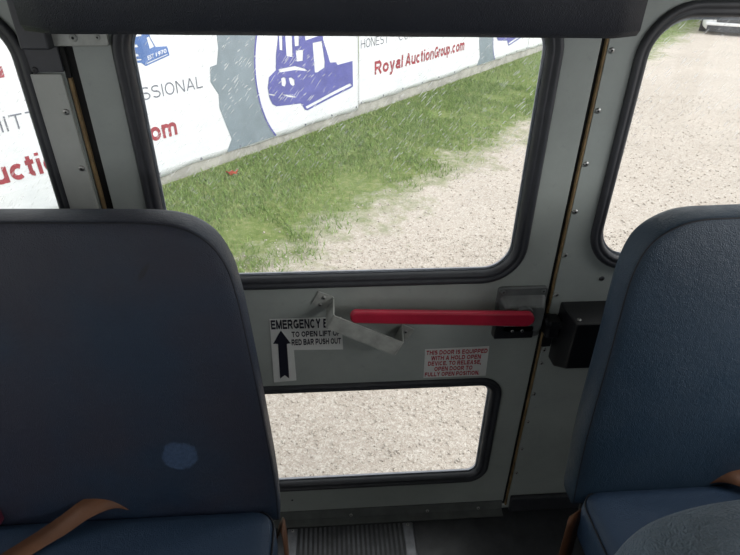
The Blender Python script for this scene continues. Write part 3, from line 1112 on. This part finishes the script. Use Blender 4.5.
def make_cushion(x0, x1, y0, y1, z0, z1, mat, parent, r=0.032):
    """stuffed seat cushion, rounded and slightly crowned"""
    bm = bmesh.new()
    nx, ny = 44, 22
    prof_t = [0.0, 0.3, 0.55, 0.75, 0.9, 1.0]
    def base(u, v):
        # superellipse corner rounding in plan
        return x0 + (x1 - x0) * u, y0 + (y1 - y0) * v
    path = rrect(x0, x1, y0, y1, 0.045, 6)
    loops = []
    prof = [(0.012, z0), (0.003, z0 + 0.012), (0.0, z0 + 0.03), (0.0, z1 - r), (0.003, z1 - r * 0.6), (0.011, z1 - r * 0.25), (0.026, z1 - r * 0.06)]
    for d, z in prof:
        loops.append([bm.verts.new((x, y, z + 0.0012 * math.sin(x * 41 + y * 23))) for x, y in inset(path, d)])
    n = len(path)
    mx, my = (x0 + x1) / 2, (y0 + y1) / 2
    face = inset(path, 0.026)
    for k, up in ((0.94, 0.001), (0.85, 0.004), (0.7, 0.007), (0.5, 0.009), (0.25, 0.010)):
        loops.append([bm.verts.new((mx + (x - mx) * k, my + (y - my) * k, z1 + up + 0.0012 * math.sin(x * 41 * k + y * 23))) for x, y in face])
    for j in range(len(loops) - 1):
        for i in range(n):
            bm.faces.new((loops[j][i], loops[j][(i + 1) % n], loops[j + 1][(i + 1) % n], loops[j + 1][i]))
    bm.faces.new(loops[0][::-1])
    bm.faces.new(loops[-1])
    c = link('cushion', bm_mesh(bm), mat, parent, smooth=True)
    bm = bmesh.new()
    add_tube(bm, [(x, y, z1 - r * 0.55) for x, y in inset(path, 0.0025)], 0.0020, 6, True)
    link('piping', bm_mesh(bm), M['seam'], c, smooth=True)
    return c


def make_frame(x0, x1, xleg, y_back, y_front, parent, back_y, back_top, slope):
    bm = bmesh.new()
    zf = 0.355
    add_box(bm, x0 + 0.03, x1 - 0.03, y_front + 0.03, y_back - 0.02, zf - 0.012, zf, 0.003)
    for x in (x0 + 0.05, x1 - 0.05):
        add_tube(bm, [(x, y_front + 0.04, zf - 0.02), (x, y_back - 0.03, zf - 0.02), (x, back_y(0.37), 0.37), (x, back_y(0.43) , 0.43)], 0.011, 8)
    link('seat_frame', bm_mesh(bm), M['black'], parent, smooth=False)
    for y in (y_front + 0.07, y_back - 0.07):
        bm = bmesh.new()
        add_tube(bm, [(xleg, y, zf - 0.012), (xleg, y, 0.20), (xleg, y + 0.0, 0.012)], 0.013, 10)
        add_box(bm, xleg - 0.03, xleg + 0.03, y - 0.03, y + 0.03, 0.0, 0.008, 0.002)
        link('leg', bm_mesh(bm), M['black'], parent)


def ribbon(pts, width, normals, th=0.0016):
    """webbing: centre line points and the direction across it"""
    P = smooth_path(pts, sub=7)
    W_ = smooth_path(normals, sub=7)
    secs = []
    for p, w in zip(P, W_):
        p, w = Vector(p), Vector(w).normalized() * width / 2
        secs.append((p - w, p + w))
    return strip_mesh(secs, th)


def bench(label, x_edge, width, sgn, edge, y0, z0, slope, thick, cush_z, cush_depth, mat_b, mat_c, z_bot=0.43):
    x_far = x_edge + sgn * width
    lo, hi = min(x_edge, x_far), max(x_edge, x_far)
    r = root('bus_seat', ((lo + hi) / 2, y0 - cush_depth / 2, 0.0))
    tag(r, label, 'seat', 'bus bench seats')
    make_backrest('backrest', backrest_outline(edge, width, z_bot), x_edge, sgn, z0, y0, slope, thick, mat_b, r)
    by = lambda z: y0 + (z - z0) * slope + thick * 0.5
    if cush_depth:
        yb = y0 + (cush_z - z0) * slope
        make_cushion(lo + 0.003, hi - 0.003, yb - cush_depth, yb - 0.004, cush_z - 0.115, cush_z, mat_c, r)
        make_frame(lo, hi, x_edge + sgn * 0.16, yb, yb - cush_depth, r, by, 1.0, slope)
    return r


# aisle edge outlines: (in from the widest aisle point, height)
EDGE_L = [(0.000, 0.43), (0.002, 0.54), (0.016, 0.74), (0.030, 0.895), (0.036, 0.94), (0.044, 0.979), (0.062, 1.016), (0.088, 1.040), (0.120, 1.054), (0.165, 1.060), (0.23, 1.062)]
seat_l = bench('dark navy bench seat left of the aisle with a rubbed pale spot on its backrest', -0.124, 0.990, -1, EDGE_L, -0.300, 0.464, 0.1268, 0.075, 0.484, 0.40, M['vinyl_l'], M['vinyl_c'])
EDGE_R = [(0.000, 0.43), (0.000, 0.58), (0.006, 0.70), (0.012, 0.80), (0.016, 0.89), (0.021, 0.945), (0.033, 0.990), (0.054, 1.018), (0.088, 1.038), (0.125, 1.047), (0.18, 1.049), (0.24, 1.050)]
seat_r = bench('navy bench seat right of the aisle in front of the black wall box', 0.480, 0.690, 1, EDGE_R, -0.300, 0.464, 0.1268, 0.075, 0.486, 0.37, M['vinyl'], M['vinyl_c'])
EDGE_F = [(0.000, 0.43), (0.002, 0.66), (0.004, 0.82), (0.006, 0.92), (0.012, 0.960), (0.024, 0.990), (0.046, 1.014), (0.084, 1.030), (0.13, 1.037), (0.19, 1.040)]
seat_f = bench('navy seat back nearest the viewer, window light in its colour, at the lower right corner', 0.207, 0.965, 1, [(a, z + 0.012) for a, z in EDGE_F], -0.872, 0.464, 0.13, 0.075, 0.464, 0.40, M['vinyl_f'], M['vinyl'])

# lap belts
wl = (0.0, 0.62, 0.78)
b1 = ribbon([(-0.390, -0.296, 0.488), (-0.410, -0.299, 0.510), (-0.436, -0.306, 0.527), (-0.472, -0.322, 0.524), (-0.510, -0.342, 0.508), (-0.548, -0.366, 0.499), (-0.60, -0.41, 0.4965), (-0.66, -0.47, 0.4965)], 0.038,
            [(-0.3, 0.5, 0.7), (-0.35, 0.5, 0.7), (-0.45, 0.6, 0.5), (-0.55, 0.7, 0.35), (-0.62, 0.7, 0.2), (-0.65, 0.7, 0.05), (-0.66, 0.7, 0.0), (-0.66, 0.7, 0.0)])
link('seat_belt', b1, M['belt'], seat_l, 'brown lap belt webbing lying on the cushion', smooth=True)
bm = bmesh.new()
add_box(bm, -0.70, -0.634, -0.325, -0.300, 0.488, 0.527, 0.006)
link('belt_buckle', bm_mesh(bm), M['buckle'], seat_l, 'dark red belt buckle at the back of the cushion')
b2 = ribbon([(-0.132, -0.300, 0.385), (-0.120, -0.305, 0.420), (-0.1135, -0.325, 0.400), (-0.1130, -0.335, 0.33), (-0.1135, -0.335, 0.20)], 0.034,
            [(0.1, 1, 0)] * 5)
link('seat_belt', b2, M['belt'], seat_l, 'brown belt end hanging into the aisle', smooth=True)
b3 = ribbon([(0.757, -0.296, 0.488), (0.777, -0.305, 0.508), (0.80, -0.320, 0.514), (0.84, -0.345, 0.503), (0.90, -0.385, 0.4985), (0.98, -0.43, 0.4985)], 0.036,
            [(0.3, 0.5, 0.7), (0.4, 0.6, 0.6), (0.5, 0.7, 0.35), (0.55, 0.75, 0.1), (0.5, 0.8, 0.0), (0.5, 0.8, 0.0)])
link('seat_belt', b3, M['belt'], seat_r, 'brown lap belt webbing lying on the cushion', smooth=True)
b4 = ribbon([(0.492, -0.318, 0.432), (0.4765, -0.330, 0.442), (0.468, -0.345, 0.430), (0.4665, -0.350, 0.37), (0.4685, -0.352, 0.29), (0.4705, -0.352, 0.17)], 0.046,
            [(0.85, 0.45, 0.0)] * 6)
link('seat_belt', b4, M['belt'], seat_r, 'brown belt end hanging into the aisle', smooth=True)

# ------------------------------------------------------------------ outside: ground
bm = bmesh.new()
vs = [bm.verts.new(p) for p in ((-25, -8, -0.97), (45, -8, -0.97), (45, 55, -0.97), (-25, 55, -0.97))]
bm.faces.new(vs)
g = bmesh.ops.extrude_face_region(bm, geom=bm.faces[:])
for v in [e for e in g['geom'] if isinstance(e, bmesh.types.BMVert)]:
    v.co.z -= 0.2
gr = link('ground', bm_mesh(bm), M['ground'], center=False)
struct(gr, 'gravel yard with a strip of grass along the fence')


def edge_noise(x, y):
    return 0.35 * np.sin(x * 1.7 + y * 0.9) + 0.28 * np.sin(x * 3.9 - y * 3.1 + 1.0) + 0.2 * np.sin(x * 8.3 + y * 6.1 + 2.0)


# grass blades: more of them close to the bus
def blades(count, s0, s1, hmin, hmax):
    s = RNG.uniform(s0, s1, count)
    t = RNG.uniform(0.02, 2.9, count)
    x = FENCE_A.x + FU.x * s - FN.x * t
    y = FENCE_A.y + FU.y * s - FN.y * t
    keep_p = np.clip((2.35 - t + 0.8 * edge_noise(x, y)) / 1.1, 0.0, 1.0)
    bare = np.clip(1.25 - 1.6 * np.maximum(0, np.sin(x * 2.3 + 0.7) * np.sin(y * 2.9 + 0.4) + 0.35 * np.sin(x * 7 + y * 5)) * np.clip(t / 1.6, 0, 1), 0.05, 1)
    k = RNG.random(count) < keep_p * bare
    x, y = x[k], y[k]
    n = len(x)
    h = RNG.uniform(hmin, hmax, n)
    a = RNG.uniform(0, 2 * PI, n)
    w = RNG.uniform(0.0022, 0.0045, n) * (1 + h * 4)
    lean = RNG.uniform(0.2, 1.1, n) * h
    b = RNG.uniform(0, 2 * PI, n)
    z0 = np.full(n, -0.972)
    dx, dy = np.cos(a) * w, np.sin(a) * w
    lx, ly = np.cos(b) * lean, np.sin(b) * lean
    V = np.stack([np.stack([x - dx, y - dy, z0], 1), np.stack([x + dx, y + dy, z0], 1),
                  np.stack([x + lx * 0.4 + dx * 0.7, y + ly * 0.4 + dy * 0.7, z0 + h * 0.6], 1),
                  np.stack([x + lx * 0.4 - dx * 0.7, y + ly * 0.4 - dy * 0.7, z0 + h * 0.6], 1),
                  np.stack([x + lx, y + ly, z0 + h], 1)], 1)
    return V


V = np.concatenate([blades(75000, -3.0, 7.0, 0.025, 0.075), blades(30000, 7.0, 24.0, 0.03, 0.085)])
n = len(V)
me = bpy.data.meshes.new('grass')
me.vertices.add(n * 5)
me.vertices.foreach_set('co', V.reshape(-1).astype(np.float32))
base = np.arange(n)[:, None] * 5
loops = np.concatenate([base + np.array([[0, 1, 2, 3]]), base + np.array([[3, 2, 4]])], 1).reshape(-1)
me.loops.add(n * 7)
me.loops.foreach_set('vertex_index', loops.astype(np.int32))
me.polygons.add(n * 2)
st_ = np.stack([np.arange(n) * 7, np.arange(n) * 7 + 4], 1).reshape(-1)
me.polygons.foreach_set('loop_start', st_.astype(np.int32))
me.update(calc_edges=True)
go = link('grass', me, M['grass'], center=False)
tag(go, 'green grass strip growing between the banner fence and the gravel', 'grass', kind='stuff')

# gravel stones lying on the yard
def stones(count, x0, x1, y0, y1, smin, smax, need):
    x = RNG.uniform(x0, x1, count)
    y = RNG.uniform(y0, y1, count)
    t = -((x - FENCE_A.x) * FN.x + (y - FENCE_A.y) * FN.y)
    k = RNG.random(count) < np.clip((t - need + 0.5 * edge_noise(x, y)) / 0.8, 0.02, 1.0) * (t > 0.3)
    x, y = x[k], y[k]
    n = len(x)
    r = smin * (smax / smin) ** (RNG.random(n) ** 2.2)
    octa = np.array([[1, 0, 0], [0, 1, 0], [-1, 0, 0], [0, -1, 0], [0.1, 0.1, 0.75], [0, 0, -0.6]], float)
    a = RNG.uniform(0, 2 * PI, n)
    P = octa[None] * r[:, None, None] * RNG.uniform(0.65, 1.2, (n, 6, 1))
    c, s = np.cos(a)[:, None], np.sin(a)[:, None]
    X = P[..., 0] * c - P[..., 1] * s + x[:, None]
    Y = P[..., 0] * s + P[..., 1] * c + y[:, None]
    Z = P[..., 2] - 0.97 + (r * 0.28)[:, None]
    return np.stack([X, Y, Z], 2)


V = np.concatenate([stones(26000, -1.2, 3.0, 0.4, 3.6, 0.0025, 0.013, 1.9), stones(16000, -1.5, 7.0, 3.0, 9.0, 0.004, 0.018, 1.7)])
n = len(V)
F = np.array([[0, 1, 4], [1, 2, 4], [2, 3, 4], [3, 0, 4], [1, 0, 5], [2, 1, 5], [3, 2, 5], [0, 3, 5]])
me = bpy.data.meshes.new('gravel')
me.vertices.add(n * 6)
me.vertices.foreach_set('co', V.reshape(-1).astype(np.float32))
loops = (np.arange(n)[:, None, None] * 6 + F[None]).reshape(-1)
me.loops.add(len(loops))
me.loops.foreach_set('vertex_index', loops.astype(np.int32))
me.polygons.add(n * 8)
me.polygons.foreach_set('loop_start', (np.arange(n * 8) * 3).astype(np.int32))
me.update(calc_edges=True)
so = link('gravel', me, M['gravel'], center=False)
tag(so, 'pale loose gravel spread over the yard behind the bus', 'gravel', kind='stuff')

# ------------------------------------------------------------------ banner fence
def fence_pt(s, off, z):
    p = FENCE_A + FU * s + FN * off
    return (p.x, p.y, p.z + z)


curb = root('concrete_curb', fence_pt(0, 0.12, 0), FENCE_ANG, True)
struct(curb, 'low pale concrete footing under the banner fence')
box('footing', -12.0, 26.0, -0.09, 0.09, -0.05, 0.21, M['concrete'], curb, 0.015)
for i in range(13):
    s = -10.2 + i * 2.82
    p = root('fence_post', fence_pt(s, 0.12, 0.0), FENCE_ANG, True)
    bm = bmesh.new()
    add_cyl(bm, (0, 0, 0.18), (0, 0, 2.15), 0.03, seg=12)
    link('post_tube', bm_mesh(bm), M['galv'], p, smooth=False)
    bm = bmesh.new()
    add_cyl(bm, (0, 0, 2.15), (0, 0, 2.20), 0.036, 0.012, seg=12)
    link('post_cap', bm_mesh(bm), M['galv'], p)
    tag(p, 'galvanised fence post hidden behind the white banners', 'post', 'posts behind the banners')

B_W = 6.764
B_Z0, B_Z1 = 0.125, 1.98


def wave(s, z):
    return 0.010 * math.sin(s * 2.1 + z * 1.3) + 0.006 * math.sin(s * 5.3 - z * 3.7 + 1.0)


def on_banner(me, off, sub=0.0):
    """drape a mesh given as (s, z) over the banner, standing proud by off"""
    bm = bmesh.new()
    bm.from_mesh(me)
    bpy.data.meshes.remove(me)
    if sub:
        for _ in range(3):
            es = [e for e in bm.edges if e.calc_length() > sub]
            if not es:
                break
            bmesh.ops.subdivide_edges(bm, edges=es, cuts=1)
            bmesh.ops.triangulate(bm, faces=[f for f in bm.faces if len(f.verts) > 4])
    for v in bm.verts:
        s, z = v.co.x, v.co.z
        v.co = Vector((s, wave(s, z) - off, z))
    m2 = bpy.data.meshes.new('print')
    bm.to_mesh(m2)
    bm.free()
    return m2


def shape(loops):
    me = curve_mesh((loops, 0.0, 0.0))
    return remap(me, lambda c: (c.x, 0.0, c.y))


def make_banner(loc):
    r = root('banner', loc, FENCE_ANG, True)
    # vinyl sheet
    bm = bmesh.new()
    nx, nz = 90, 26
    s0, s1 = -3.35, -3.35 + B_W
    gf = [[None] * (nz + 1) for _ in range(nx + 1)]
    gb = [[None] * (nz + 1) for _ in range(nx + 1)]
    for i in range(nx + 1):
        for j in range(nz + 1):
            s = s0 + (s1 - s0) * i / nx
            z = B_Z0 + (B_Z1 - B_Z0) * j / nz
            if j == 0:
                z += 0.010 * math.sin(s * 3.3) + 0.008 * math.sin(s * 9.1)
            gf[i][j] = bm.verts.new((s, wave(s, z), z))
            gb[i][j] = bm.verts.new((s, wave(s, z) + 0.002, z))
    for i in range(nx):
        for j in range(nz):
            bm.faces.new((gf[i][j], gf[i + 1][j], gf[i + 1][j + 1], gf[i][j + 1]))
            bm.faces.new((gb[i][j], gb[i][j + 1], gb[i + 1][j + 1], gb[i + 1][j]))
    for i in range(nx):
        bm.faces.new((gf[i][0], gb[i][0], gb[i + 1][0], gf[i + 1][0]))
        bm.faces.new((gf[i][nz], gf[i + 1][nz], gb[i + 1][nz], gb[i][nz]))
    for j in range(nz):
        bm.faces.new((gf[0][j], gf[0][j + 1], gb[0][j + 1], gb[0][j]))
        bm.faces.new((gf[nx][j], gb[nx][j], gb[nx][j + 1], gf[nx][j + 1]))
    link('vinyl_sheet', bm_mesh(bm), M['banner'], r, center=False, smooth=True)

    def put(name, me, mat, off, label=None, sub=0.0, parent=None):
        return link(name, on_banner(me, off, sub), M[mat], parent or r, label, center=False)

    # gear with the machine in its disc, cut off by the right edge
    cx, cz, R = 2.60, 0.95, 1.325
    arc = [(cx - R * math.cos(a), cz + R * math.sin(a)) for a in np.linspace(-0.668, 0.88, 40)]
    teeth = [(0.60, 1.965), (0.60, 1.80), (0.72, 1.74), (0.70, 1.60), (0.78, 1.50), (0.783, 1.335), (0.738, 1.165), (0.636, 1.152), (0.621, 0.991),
             (0.712, 0.836), (0.701, 0.682), (0.739, 0.545), (0.818, 0.281), (0.733, 0.16), (0.73, 0.136)]
    gear = teeth + [(1.55, 0.136)] + [p for p in arc if 0.145 < p[1] < 1.97]
    put('gear_print', shape([gear]), 'b_grey', 0.004, 'slate grey gear printed on the banner', 0.25)
    rim = [(cx - (R - 0.004) * math.cos(a), cz + (R - 0.004) * math.sin(a)) for a in np.linspace(-0.665, 0.86, 50)]
    rim2 = [(cx - (R - 0.028) * math.cos(a), cz + (R - 0.028) * math.sin(a)) for a in np.linspace(-0.665, 0.86, 50)]
    put('disc_outline', shape([rim + rim2[::-1]]), 'b_blue', 0.0055, None, 0.25)
    body = [(1.735, 1.72), (1.726, 1.337), (1.669, 1.145), (1.649, 0.968), (1.517, 0.904), (1.484, 0.775), (1.500, 0.66), (1.548, 0.562), (1.62, 0.520), (1.746, 0.505), (2.074, 0.470),
            (2.15, 0.370), (2.20, 0.350), (3.20, 0.470), (3.269, 0.489), (3.272, 0.853), (2.918, 0.847), (2.88, 0.890), (2.74, 0.905), (2.70, 0.998), (2.604, 1.22), (2.58, 1.72)]
    holes = [[(1.752, 1.66), (1.824, 1.66), (1.794, 1.184), (1.742, 1.20)], [(1.853, 1.66), (2.005, 1.66), (1.98, 1.081), (1.865, 1.107)],
             [(2.030, 1.42), (2.137, 1.42), (2.114, 1.203), (2.037, 1.203)], [(2.048, 1.152), (2.195, 1.143), (2.17, 1.010), (2.054, 1.015)],
             [(2.387, 1.205), (2.575, 1.208), (2.62, 0.930), (2.61, 0.860), (2.45, 0.820), (2.396, 0.826)], [(2.21, 1.62), (2.52, 1.62), (2.54, 1.28), (2.25, 1.25)],
             [(1.735, 0.85), (1.78, 0.862), (1.82, 0.845), (1.825, 0.78), (1.795, 0.74), (1.745, 0.762)], [(1.879, 0.834), (1.93, 0.835), (1.985, 0.796), (1.982, 0.735), (1.945, 0.722), (1.90, 0.758)],
             [(1.724, 0.654), (1.85, 0.625), (1.981, 0.580), (1.996, 0.562), (1.85, 0.596)], [(1.697, 0.972), (2.014, 0.965), (2.20, 0.905), (2.249, 0.868), (2.005, 0.915), (1.72, 0.93)],
             [(2.165, 0.410), (3.20, 0.545), (3.24, 0.505), (2.19, 0.375)], [(1.495, 0.705), (1.605, 0.672), (1.60, 0.657), (1.497, 0.690)]]
    put('machine_print', shape([body] + holes), 'b_blue', 0.006, 'violet vehicle silhouette printed on the banner', 0.25)

    # wordmarks and lettering
    put('wordmark', block_text('ROYAL', -3.12, -1.50, 1.385, 1.78, 0.22), 'b_red', 0.004, 'big dark red capitals')
    for word, a, b in (('HONEST', -3.30, -2.56), ('COMMITTED', -2.28, -1.03), ('PROFESSIONAL', -0.90, 0.505)):
        put('motto_word', block_text(word, a, b, 0.952, 1.080, 0.105, 0.22), 'b_dark', 0.004, 'thin slate capitals')
    for word, a, b in (('Royal', -2.92, -2.12), ('Auction', -2.035, -1.135), ('Group', -1.11, -0.51), ('.com', -0.475, 0.068)):
        put('address_lettering', block_text(word, a, b, 0.520, 0.720, 0.215, 0.12), 'b_red', 0.004, 'dark red address lettering')
    logo = [(-0.62, 1.62), (-0.60, 1.40), (-0.48, 1.33), (-0.278, 1.325), (-0.199, 1.312), (-0.158, 1.275), (0.138, 1.341), (0.130, 1.430), (-0.005, 1.440), (-0.045, 1.53), (-0.075, 1.72), (-0.35, 1.74), (-0.40, 1.62)]
    lh = [[(-0.088, 1.535), (-0.060, 1.545), (-0.020, 1.445), (-0.075, 1.43)], [(-0.33, 1.68), (-0.16, 1.68), (-0.14, 1.56), (-0.30, 1.55)], [(-0.55, 1.56), (-0.44, 1.56), (-0.40, 1.50), (-0.53, 1.50)],
          [(-0.30, 1.50), (-0.21, 1.485), (-0.20, 1.46), (-0.30, 1.47)], [(-0.29, 1.41), (-0.22, 1.40), (-0.215, 1.38), (-0.28, 1.375)], [(-0.25, 1.355), (-0.195, 1.350), (-0.19, 1.338), (-0.25, 1.340)],
          [(-0.140, 1.302), (0.120, 1.359), (0.120, 1.350), (-0.135, 1.293)]]
    lg = put('logo_print', shape([logo] + lh), 'b_logo', 0.004, 'small blue vehicle emblem', 0.25)
    for word, a, b in (('EST', -0.12, -0.045), ('1970', -0.02, 0.110)):
        tm_ = text_mesh(word, a, b, 0.0, 0.036, 0.014)
        remap(tm_, lambda c: (c.x, 0.0, 1.328 + (c.x + 0.12) * 0.19 + c.z * 1.1))
        put('date_lettering', tm_, 'b_white', 0.0065, 'white lettering', 0.0, lg)
    # eyelets along the bottom edge
    for k in range(12):
        s = -3.28 + k * 0.603
        ey = bmesh.new()
        a = [(s + 0.015 * math.cos(t), 0.160 + 0.015 * math.sin(t)) for t in np.linspace(0, 2 * PI, 11)[:-1]]
        va_ = [ey.verts.new((x, wave(x, z) - 0.0055, z)) for x, z in a]
        vb_ = [ey.verts.new((x, wave(x, z) - 0.0005, z)) for x, z in a]
        ey.faces.new(va_)
        for i in range(10):
            ey.faces.new((va_[i], va_[(i + 1) % 10], vb_[(i + 1) % 10], vb_[i]))
        link('eyelet', bm_mesh(ey), M['b_dark'], r, center=False)
    return r


def copy_tree(o, parent=None):
    c = o.copy()
    COL.objects.link(c)
    if parent is not None:
        c.parent = parent
        c.matrix_parent_inverse = o.matrix_parent_inverse.copy()
    for ch in list(o.children):
        copy_tree(ch, c)
    return c


ban = make_banner(fence_pt(0, 0, 0))
bpy.context.view_layer.update()
tag(ban, 'nearest white banner, its grey gear and violet vehicle large in the door window', 'banner', 'banners along the fence')
for k, dz, lab in ((1, 0.045, 'second white banner along the fence, its whole web address readable in the door window'),
                   (2, 0.03, 'third white banner, farthest along the fence at the top right of the door window')):
    c = copy_tree(ban)
    c.location = fence_pt(k * 6.765, 0.0, dz)
    c['label'] = lab

# scrap on the grass
bm = bmesh.new()
nx, ny = 9, 5
grid = [[bm.verts.new((-1.24 + 0.016 * i + 0.006 * math.sin(j * 2.1), 5.22 + 0.02 * j + 0.008 * math.sin(i * 1.7), -0.925 + 0.016 * math.sin(i * 1.3 + j) + 0.012 * math.cos(j * 2.0 + i * 0.6))) for j in range(ny)] for i in range(nx)]
for i in range(nx - 1):
    for j in range(ny - 1):
        bm.faces.new((grid[i][j], grid[i + 1][j], grid[i + 1][j + 1], grid[i][j + 1]))
gx = bmesh.ops.solidify(bm, geom=bm.faces[:], thickness=0.003)
sc = link('litter_scrap', bm_mesh(bm), M['scrap'], smooth=True)
tag(sc, 'crumpled orange-red scrap lying on the grass', 'litter')

# ------------------------------------------------------------------ parked car, nose towards the bus
def make_car(loc, heading):
    r = root('car', loc, heading, True)        # local: nose at y = 0 facing -y, body along +y
    tag(r, 'white car parked on the gravel, cut off at the top of the right rear window', 'car')
    # body shell lofted along y: (y, half width, z bottom, z belt, z top)
    secs = [(0.00, 0.72, 0.14, 0.52, 0.565), (0.05, 0.82, 0.12, 0.56, 0.62), (0.18, 0.88, 0.13, 0.64, 0.72), (0.50, 0.91, 0.16, 0.72, 0.82), (1.15, 0.92, 0.19, 0.80, 0.93),
            (2.6, 0.92, 0.19, 0.86, 0.97), (3.7, 0.91, 0.20, 0.88, 1.00), (4.4, 0.86, 0.26, 0.86, 0.97), (4.55, 0.76, 0.34, 0.70, 0.80)]
    bm = bmesh.new()
    loops = []
    for y, w, zb, zm, zt in secs:
        pr = [(-w * 0.86, zb), (-w * 0.97, zb + 0.08), (-w, (zb + zm) / 2), (-w * 0.985, zm), (-w * 0.90, zt - 0.02), (-w * 0.45, zt + 0.015), (0, zt + 0.02)]
        pr = pr + [(-x, z) for x, z in pr[-2::-1]]
        loops.append([bm.verts.new((x, y, z)) for x, z in pr])
    n = len(loops[0])
    for i in range(len(loops) - 1):
        for j in range(n):
            bm.faces.new((loops[i][j], loops[i][(j + 1) % n], loops[i + 1][(j + 1) % n], loops[i + 1][j]))
    bm.faces.new(loops[0])
    bm.faces.new(loops[-1][::-1])
    link('body', bm_mesh(bm), M['carpaint'], r, center=False, smooth=True)
    # cabin
    bm = bmesh.new()
    cab = [(1.20, 0.80, 0.90, 0.93), (2.00, 0.62, 0.93, 1.42), (2.5, 0.62, 0.95, 1.46), (3.3, 0.60, 0.97, 1.40), (4.10, 0.74, 0.98, 1.00)]
    loops = []
    for y, w, zb, zt in cab:
        wb = 0.84
        loops.append([bm.verts.new(p) for p in ((-wb, y, zb), (-w, y, zt), (-w * 0.5, y, zt + 0.02), (w * 0.5, y, zt + 0.02), (w, y, zt), (wb, y, zb))])
    for i in range(len(loops) - 1):
        for j in range(6):
            bm.faces.new((loops[i][j], loops[i][(j + 1) % 6], loops[i + 1][(j + 1) % 6], loops[i + 1][j]))
    bm.faces.new(loops[0])
    bm.faces.new(loops[-1][::-1])
    link('window_glass', bm_mesh(bm), M['carglass'], r, 'dark tinted cabin glass', center=False)
    box('roof', -0.60, 0.60, 1.98, 3.35, 1.43, 1.49, M['carpaint'], r, 0.02)
    # nose: dark grille and lower intake, white bumper bar, headlamps
    gl_ = box('grille', -0.52, 0.52, -0.030, 0.06, 0.36, 0.525, M['cardark'], r, 0.015, label='dark radiator grille')
    for z in (0.40, 0.44, 0.48):
        box('grille_bar', -0.50, 0.50, -0.036, -0.028, z, z + 0.006, M['housing'], gl_)
    box('bonnet_lip', -0.56, 0.56, -0.035, 0.08, 0.530, 0.575, M['carpaint'], r, 0.012)
    box('bumper_bar', -0.80, 0.80, -0.050, 0.10, 0.265, 0.350, M['carpaint'], r, 0.02, label='white bumper bar')
    box('lower_intake', -0.74, 0.74, -0.025, 0.12, 0.09, 0.258, M['cardark'], r, 0.015, label='dark lower air intake')
    for s in (-1, 1):
        bm = bmesh.new()
        o0 = [(0.53, -0.015, 0.42), (0.78, 0.03, 0.45), (0.85, 0.14, 0.54), (0.72, 0.03, 0.555), (0.54, -0.005, 0.535)]
        o1 = [(x * 0.97, y + 0.09, z) for x, y, z in o0]
        va_ = [bm.verts.new((s * x, y, z)) for x, y, z in o0]
        vb_ = [bm.verts.new((s * x, y, z)) for x, y, z in o1]
        bm.faces.new(va_)
        bm.faces.new(vb_[::-1])
        for i in range(5):
            bm.faces.new((va_[i], va_[(i + 1) % 5], vb_[(i + 1) % 5], vb_[i]))
        link('headlamp', bm_mesh(bm), M['headlamp'], r, center=False)
        for y in (0.85, 3.55):
            bm = bmesh.new()
            add_cyl(bm, (s * 0.72, y, 0.32), (s * 0.925, y, 0.32), 0.32, seg=28)
            wh = link('wheel', bm_mesh(bm), M['tyre'], r, 'black tyre', center=False)
            bm = bmesh.new()
            add_cyl(bm, (s * 0.90, y, 0.32), (s * 0.935, y, 0.32), 0.20, 0.17, seg=24)
            link('rim', bm_mesh(bm), M['chrome'], wh, center=False)
    return r


make_car((12.25, 16.30, -0.97), math.radians(-32))
